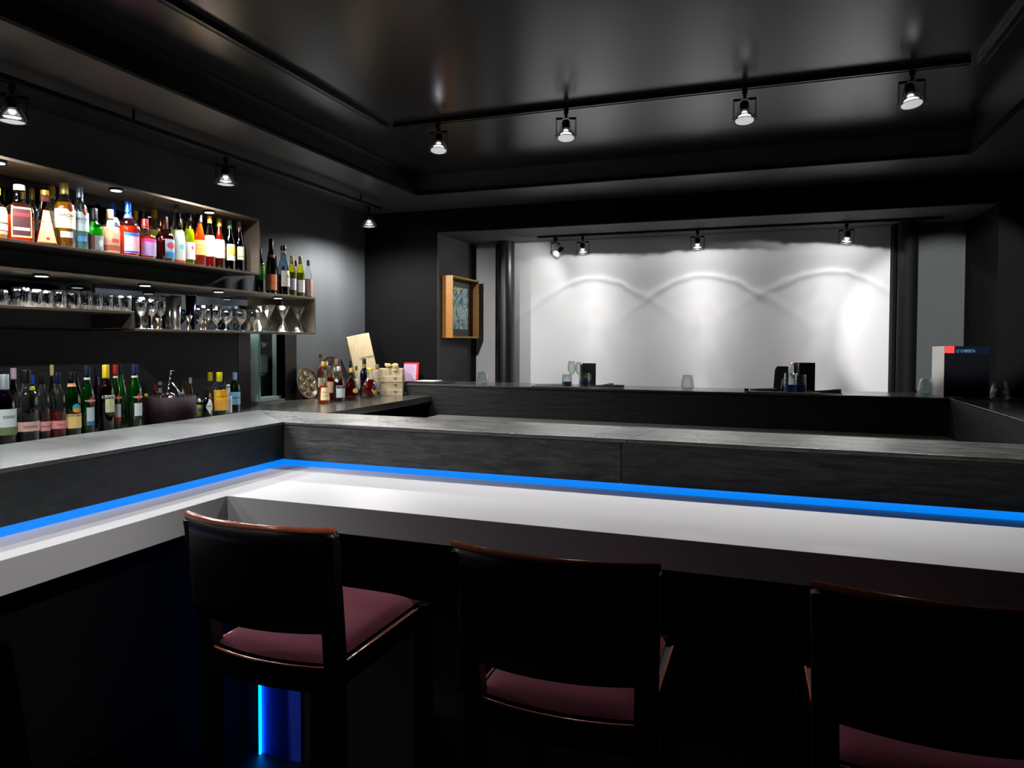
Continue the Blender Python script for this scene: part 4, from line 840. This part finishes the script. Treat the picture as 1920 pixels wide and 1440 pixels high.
mb = MB(); mb.add([(0, .001, 0), (-.045, .14, 0), (-.045, .14, H2*.985), (0, .001, H2), (.003, .006, 0), (-.040, .145, 0), (-.040, .145, H2*.985), (.003, .006, H2)], [(0, 3, 2, 1), (4, 5, 6, 7), (0, 1, 5, 4), (3, 7, 6, 2), (1, 2, 6, 5), (0, 4, 7, 3)])
mb.build('back_cover', P('pale_cover', (200, 198, 192), .6), r_)
tag(r_, 'large upright navy menu with red square and title on the bar corner', 'menu')
mb = MB(); mb.lathe([(.018, 0), (.024, .002), (.028, .014), (.024, .014), (.018, .004)], 24, caps=False)
q = onY(1858, 740, 5.36); tag(mb.build('small_dish', P('dish_black', (12, 14, 18), .15, spec=.7), loc=(q.x, 5.36, FTZ)), 'tiny glossy black dish between the large menu and the right tumbler', 'dish')

# ================================================================== TRACK LIGHTS
def beam_pattern(l):
    """the lamp's own lens throws a hot centre, a soft field and a faint bright ring"""
    l.use_nodes = True; nt = l.node_tree; L = nt.links.new; em = nt.nodes['Emission']
    tc = nt.nodes.new('ShaderNodeTexCoord'); sp = nt.nodes.new('ShaderNodeSeparateXYZ'); L(tc.outputs['Normal'], sp.inputs[0])
    ac = nt.nodes.new('ShaderNodeMath'); ac.operation = 'ABSOLUTE'; L(sp.outputs['Z'], ac.inputs[0])
    an = nt.nodes.new('ShaderNodeMath'); an.operation = 'ARCCOSINE'; L(ac.outputs[0], an.inputs[0])
    n = nt.nodes.new('ShaderNodeTexNoise'); n.inputs['Scale'].default_value = 9; n.inputs['Detail'].default_value = 4; L(tc.outputs['Normal'], n.inputs['Vector'])
    ns = nt.nodes.new('ShaderNodeMath'); ns.operation = 'MULTIPLY_ADD'; ns.inputs[1].default_value = .16; L(n.outputs['Fac'], ns.inputs[0]); L(an.outputs[0], ns.inputs[2])
    mr = nt.nodes.new('ShaderNodeMapRange'); mr.inputs['From Max'].default_value = math.pi/2; L(ns.outputs[0], mr.inputs['Value'])
    cr = nt.nodes.new('ShaderNodeValToRGB'); e = cr.color_ramp.elements
    e[0].position = 0; e[0].color = (1, 1, 1, 1); e[1].position = 1; e[1].color = (.0, .0, .0, 1)
    for p_, v_ in RAMP:
        x = e.new(p_); x.color = (v_, v_, v_, 1)
    L(mr.outputs[0], cr.inputs[0]); L(cr.outputs[0], em.inputs['Strength'])
RAMP = [(.05, .80), (.11, .46), (.17, .34), (.24, .235), (.33, .160), (.45, .110), (.58, .080), (.612, .036), (.650, .092), (.70, .052), (.80, .046), (.90, .052), (.99, .055)]
def lamp_parts():
    d = {}
    r_ = empty('track_spotlight', (0, 0, 0))
    mb = MB(); mb.box(-.013, .013, -.018, .018, -.030, 0); mb.box(-.008, .008, -.008, .008, -.045, -.03); mb.build('adapter', BLKMETAL, r_, bevel=.002)
    mb = MB()
    mb.tube([(-.056, 0, -.150), (-.056, 0, -.046), (.056, 0, -.046), (.056, 0, -.150)], .0022, 6)
    mb.tube([(-.050, .012, -.150), (-.052, .012, -.046), (.052, .012, -.046), (.050, .012, -.150)], .0016, 6)
    mb.box(-.056, -.02, -.001, .001, -.058, -.046); mb.box(.02, .056, -.001, .001, -.058, -.046)
    mb.build('yoke', BLKMETAL, r_)
    head = empty('head', (0, 0, -.150)); head.parent = r_
    mb = MB(); mb.lathe([(.019, .045), (.021, .05), (.021, .088), (.015, .094)], 20); mb.build('socket', BLKMETAL, head)
    mb = MB(); mb.lathe([(.018, .046), (.026, .036), (.038, .018), (.046, .002), (.048, -.012)], 28, caps=False); mb.build('bulb', REFL, head)
    mb = MB(); mb.lathe([(.0, .040), (.013, .038), (.016, .028), (.008, .020), (.010, .016), (.033, .010), (.034, .006), (.012, .002), (.006, -.004), (.0, -.006)], 20); mb.build('filament', CORE, head)
    mb = MB(); mb.lathe([(.0, -.017), (.03, -.016), (.046, -.012), (.046, -.010), (.0, -.010)], 28); mb.build('lens', LENS, head)
    mb = MB()
    for z in (.004, -.013): mb.tube([(math.cos(a)*.051, math.sin(a)*.051, z) for a in [2*math.pi*i/28 for i in range(28)]], .0016, 6, True)
    for a in (0, math.pi): mb.tube([(math.cos(a)*.051, 0, -.013), (math.cos(a)*.051, 0, .012)], .002, 6)
    for a in (0, math.pi):
        mb.tube([(math.cos(a)*.05, 0, .004), (math.cos(a)*.064, 0, .004)], .002, 6); mb.tube([(math.cos(a)*.05, 0, -.013), (math.cos(a)*.068, 0, -.013)], .0014, 6)
        mb.tube([(math.cos(a)*.020, 0, .085), (math.cos(a)*.030, 0, .045), (math.cos(a)*.05, 0, .010)], .0016, 6)
    mb.build('cage', P('bright_cage', (120, 120, 120), .25, metal=.9), head)
    mb = MB(); mb.tube([(.01+.022*(1-math.cos(a))*.9, .006, .098+.012*math.sin(a)) for a in [math.pi*i/10 for i in range(11)]], .0014, 6); mb.build('cable', P('cable_grey', (110, 110, 110), .4), head)
    return r_, head
r0, h0 = lamp_parts(); index_kids(); LAMPS_USED = [False]
# every lamp copies its parts; the beam is a spot light hung on the lens
def track_lamp(loc, aim, power, label, group, cone=96, blend=1., pattern=None, glow=.22, spin=0.):
    if not LAMPS_USED[0]:
        r_, head = r0, h0; LAMPS_USED[0] = True
    else:
        r_ = r0.copy(); COL.objects.link(r_); head = None
        for ch in KIDS[r0.name]:
            c = ch.copy(); COL.objects.link(c); c.parent = r_
            if ch is h0:
                head = c
                for g in KIDS[h0.name]:
                    g2 = g.copy(); COL.objects.link(g2); g2.parent = c
    r_.location = loc; r_.rotation_euler = (0, 0, spin)
    d = (Vector(aim)-(Vector(loc)+Vector((0, 0, -.15)))); d.rotate(Euler((0, 0, -spin)))
    q = (-d).to_track_quat('Z', 'Y')
    # keep the yoke axis: tilt about local X and Y only
    v = -d.normalized(); head.rotation_euler = Vector((0, 0, 1)).rotation_difference(v).to_euler()
    dd = (Vector(aim)-(Vector(loc)+Vector((0, 0, -.15)))).normalized(); lp = Vector(loc)+Vector((0, 0, -.15))+dd*.025
    s = spot('lamp_beam', lp, Vector(lp)+dd, power, cone, .022, blend, (1, .985, .96), pattern=pattern)
    if glow: point('lamp_glow', Vector(loc)+Vector((0, 0, -.125)), glow, .012)
    tag(r_, label, 'spotlight', group); return r_
def track(a, b, z, w_, label, name='light_track'):
    r_ = empty(name, (a[0], a[1], z)); L_ = math.hypot(b[0]-a[0], b[1]-a[1]); r_.rotation_euler = (0, 0, math.atan2(b[1]-a[1], b[0]-a[0]))
    mb = MB(); mb.box(0, L_, -w_/2, w_/2, .002, .026); mb.build('rail', BLKMETAL, r_, bevel=.001)
    mb = MB(); mb.box(0, L_, -w_/2, -w_/2+.004, -.001, .002); mb.box(0, L_, w_/2-.004, w_/2, -.001, .002); mb.build('rail_edge', P('rail_edge', (110, 110, 108), .25, metal=.8), r_)
    if z < E+1.25:
        for t in (.06, .5, .94):
            mb = MB(); mb.tube([(L_*t, 0, .026), (L_*t, 0, (SOF if z > E+1 else E+.972)-z)], .006, 8); mb.build('stem', BLKMETAL, r_)
    tag(r_, label, 'light track', 'black light tracks'); return r_
TZ = E+1.308
track((-2.15, 3.84), (.90, 3.84), TZ, .035, 'black light track across the ceiling in front of the tray edge')
track((-2.20, YF+.4), (-2.20, 3.84), TZ, .035, 'black light track along the left side of the ceiling recess, without lamps')
track((.95, YF+.4), (.95, 3.86), TZ, .035, 'black light track along the right side of the ceiling recess')
track((-3.05, .3), (-3.05, 5.2), E+1.10, .035, 'black light track on the soffit above the bottle shelves')
track((-1.97, 6.2), (1.3, 6.2), E+.955, .035, 'black light track in front of the white wall')
PF = 92
FRN = 'spotlights on the front ceiling track'
def fl(px): q = onZ(px, {835: 240, 1066: 210, 1397: 172, 1703: 145}[px], TZ); return (q.x, 3.84, TZ-.001)
track_lamp(fl(835), (-1.75, 3.52, CT), PF, 'leftmost spotlight on the front ceiling track', FRN, glow=2.2)
track_lamp(fl(1066), (-.95, 3.52, CT), PF, 'second spotlight from the left on the front ceiling track', FRN, spin=.25)
track_lamp(fl(1397), (-.05, 3.52, CT), PF, 'third spotlight from the left on the front ceiling track', FRN)
track_lamp(fl(1703), (.85, 3.52, CT), PF, 'rightmost spotlight on the front ceiling track, near the dark corner', FRN, spin=-.1)
LFT = 'spotlights above the bottle shelves'
for k, (y, lb, pw) in enumerate([(2.13, 'spotlight above the shelves at the far left of the picture', 26), (3.40, 'spotlight above the right half of the upper bottle shelf', 26), (5.03, 'small spotlight in the far left corner of the soffit', 130)]):
    track_lamp((-3.05, y, E+1.099), (-3.10+.08*(k == 2), y+.03, BC), pw, lb, LFT, spin=[R(60), R(50), R(30)][k], glow=.15, cone=172, blend=.6)
FAR = 'spotlights in front of the white wall'
PW = 180
FZ = E+.953
q = onY(1093, 450, 6.2); track_lamp((q.x, 6.2, FZ), (q.x, 6.46, E-.2), PW, 'second spotlight from the left before the white wall, hanging straight', FAR, pattern=beam_pattern, cone=178, blend=.03, glow=2.6)
q = onY(1308, 445, 6.2); track_lamp((q.x, 6.2, FZ), (q.x+.02, 6.46, E-.2), PW, 'middle spotlight before the white wall', FAR, pattern=beam_pattern, cone=178, blend=.03, glow=2.6)
q = onY(1587, 435, 6.2); track_lamp((q.x, 6.2, FZ), (q.x-.12, 6.46, E-.2), PW, 'rightmost spotlight before the white wall, slightly tilted', FAR, pattern=beam_pattern, cone=178, blend=.03, glow=2.6)
q = onY(1042, 450, 6.2); track_lamp((q.x, 6.2, FZ), (q.x-.7, 6.5, E+.35), PW*.05, 'leftmost spotlight before the white wall, turned sharply to the side', FAR, cone=150, blend=.6, glow=.1, spin=R(60))

track_lamp((.95, 2.55, TZ-.001), (1.36, 6.4, E+.12), 620, 'added unseen spotlight on the right ceiling track outside the picture, turned towards the grey panel', FRN, cone=23, blend=.4)  # extra unseen lamp, added to brighten the grey panel
track_lamp((-2.20, 1.35, TZ-.001), (-3.25, 2.7, BC), 90, 'added unseen spotlight on the left ceiling track outside the picture, turned towards the counter bottles', FRN, cone=70)  # added out of view so the counter bottles get front light
track_lamp((-2.20, .75, TZ-.001), (-2.30, 1.3, CT), 85, 'added unseen spotlight on the left ceiling track outside the picture, over the short counter arm', FRN, cone=70)  # unseen lamp put in to light the short arm from above
track_lamp((.95, 1.7, TZ-.001), (-2.14, 1.35, CT-.05), 190, 'added unseen spotlight on the right ceiling track outside the picture, turned to the short counter arm', FRN, cone=34)  # unseen lamp put in to light the short arm's edge from the right
track_lamp((-2.20, .9, TZ-.001), (-2.78, 6.0, E+.10), 480, 'added unseen spotlight on the left ceiling track outside the picture, turned towards the painting', FRN, cone=24)  # added unseen lamp that lifts the painting and the narrow white wall strip
# ================================================================== BAR STOOLS
def make_stool():
    r_ = empty('bar_stool', (0, 0, 0))
    SH = E-.93                        # top of the seat frame at the back
    W0, W1 = .225, .235
    for s in (-1, 1):
        mb = MB()
        # rear post: leg below the seat, leaning back above it
        pts = [(s*.225, .04, 0), (s*.225, .03, SH), (s*.238, -.024, SH+.392)]
        for (xa, ya, za), (xb, yb, zb) in zip(pts, pts[1:]):
            w0 = .027
            mb.add([(xa-w0, ya-.022, za), (xa+w0, ya-.022, za), (xa+w0, ya+.022, za), (xa-w0, ya+.022, za), (xb-w0, yb-.018, zb), (xb+w0, yb-.018, zb), (xb+w0, yb+.018, zb), (xb-w0, yb+.018, zb)],
                   [(0, 3, 2, 1), (4, 5, 6, 7), (0, 1, 5, 4), (1, 2, 6, 5), (2, 3, 7, 6), (3, 0, 4, 7)])
        mb.build('leg', WOODBLK, r_, bevel=.003)
        mb = MB(); mb.box(s*.225-.027, s*.225+.027, .545, .585, 0, SH-.004); mb.build('leg', WOODBLK, r_, bevel=.003)
        mb = MB(); mb.box(s*.225-.012, s*.225+.012, .05, .56, .30, .335); mb.build('stretcher', WOODBLK, r_, bevel=.003)
    mb = MB(); mb.box(-.20, .20, .55, .58, .24, .28); mb.build('footrest', WOODBLK, r_, bevel=.003)
    # seat frame with curved rear rail
    mb = MB(); n = 16
    outer = []
    for i in range(n+1):
        t = i/n*2-1; outer.append((t*.225, .02-.035*(1-t*t)))
    poly = outer+[(.232, .585), (-.232, .585)]
    mb.prism(poly, SH-.075, SH-.006); mb.build('seat_frame', WOODBLK, r_, bevel=.002)
    mb = MB(); mb.tube([(x, y+.002, SH-.003) for x, y in outer], .0042, 6); mb.tube([(.229, .03, SH-.003), (.233, .50, SH-.003)], .0038, 6); mb.tube([(-.229, .03, SH-.003), (-.233, .50, SH-.003)], .0038, 6)
    mb.build('seat_edge', MAHOG, r_)
    # cushion
    mb = MB(); v = []; f = []; nx, ny = 20, 20
    for j in range(ny+1):
        for i in range(nx+1):
            u, w_ = i/nx*2-1, j/ny*2-1
            h = (1-abs(u)**4)**.5*(1-abs(w_)**4)**.5
            x = u*.212; y = .295+w_*.262-(.030*(1-u*u) if w_ < 0 else 0)*abs(w_)
            v.append((x, y, SH+.004+.038*h))
    for j in range(ny):
        for i in range(nx): k = j*(nx+1)+i; f.append((k, k+1, k+nx+2, k+nx+1))
    mb.add(v, f, True); mb.build('cushion', PLUM, r_)
    # curved back panel
    def arc(t, zf): # t -1..1, zf 0..1
        y = .0-.02*zf-.035-.055*(1-t*t)+.02; return (t*(.250+.012*zf), y)
    z0, z1 = SH+.115, SH+.405
    mb = MB(); v = []; f = []; n = 24; m_ = 6
    for side in (0, 1):
        for j in range(m_+1):
            zf = j/m_
            for i in range(n+1):
                t = i/n*2-1; x, y = arc(t, zf); v.append((x, y+(.022 if side else 0), z0+(z1-z0)*zf))
    S = (m_+1)*(n+1)
    for j in range(m_):
        for i in range(n):
            k = j*(n+1)+i; f.append((k, k+1, k+n+2, k+n+1)); f.append((S+k, S+k+n+1, S+k+n+2, S+k+1))
    for i in range(n): k = m_*(n+1)+i; f += [(k, k+1, S+k+1, S+k), (i, S+i, S+i+1, i+1)]
    for j in range(m_): k = j*(n+1); f += [(k, k+n+1, S+k+n+1, S+k), (k+n, S+k+n, S+k+2*n+1, k+2*n+1)]
    mb.add(v, f, True); bk = mb.build('backrest', WOODBLK, r_)
    mb = MB(); mb.tube([(arc(i/24*2-1, 1)[0], arc(i/24*2-1, 1)[1]+.011, z1+.001) for i in range(25)], .0118, 8); mb.build('top_edge', MAHOG, bk)
    return r_
st = make_stool(); index_kids()
def place_stool(x, y, rz, label, first=False):
    if first: s = st
    else:
        s = st.copy(); COL.objects.link(s)
        for ch in KIDS[st.name]:
            c = ch.copy(); COL.objects.link(c); c.parent = s
            for g in KIDS.get(ch.name, []):
                g2 = g.copy(); COL.objects.link(g2); g2.parent = c
    s.location = (x, y, 0); s.rotation_euler = (0, 0, rz); tag(s, label, 'bar stool', 'bar stools along the white counter'); return s
place_stool(-1.36, 1.66, R(-1), 'dark bar stool with plum seat nearest the counter corner, leftmost of three', True)
place_stool(-.48, 1.66, R(0), 'dark bar stool with plum seat, middle of the three at the counter')
place_stool(.37, 1.66, R(1), 'dark bar stool cut off by the right bottom picture edge')
bpy.context.view_layer.update()
# bind free lamp beams to nothing else: they stay where their lens is
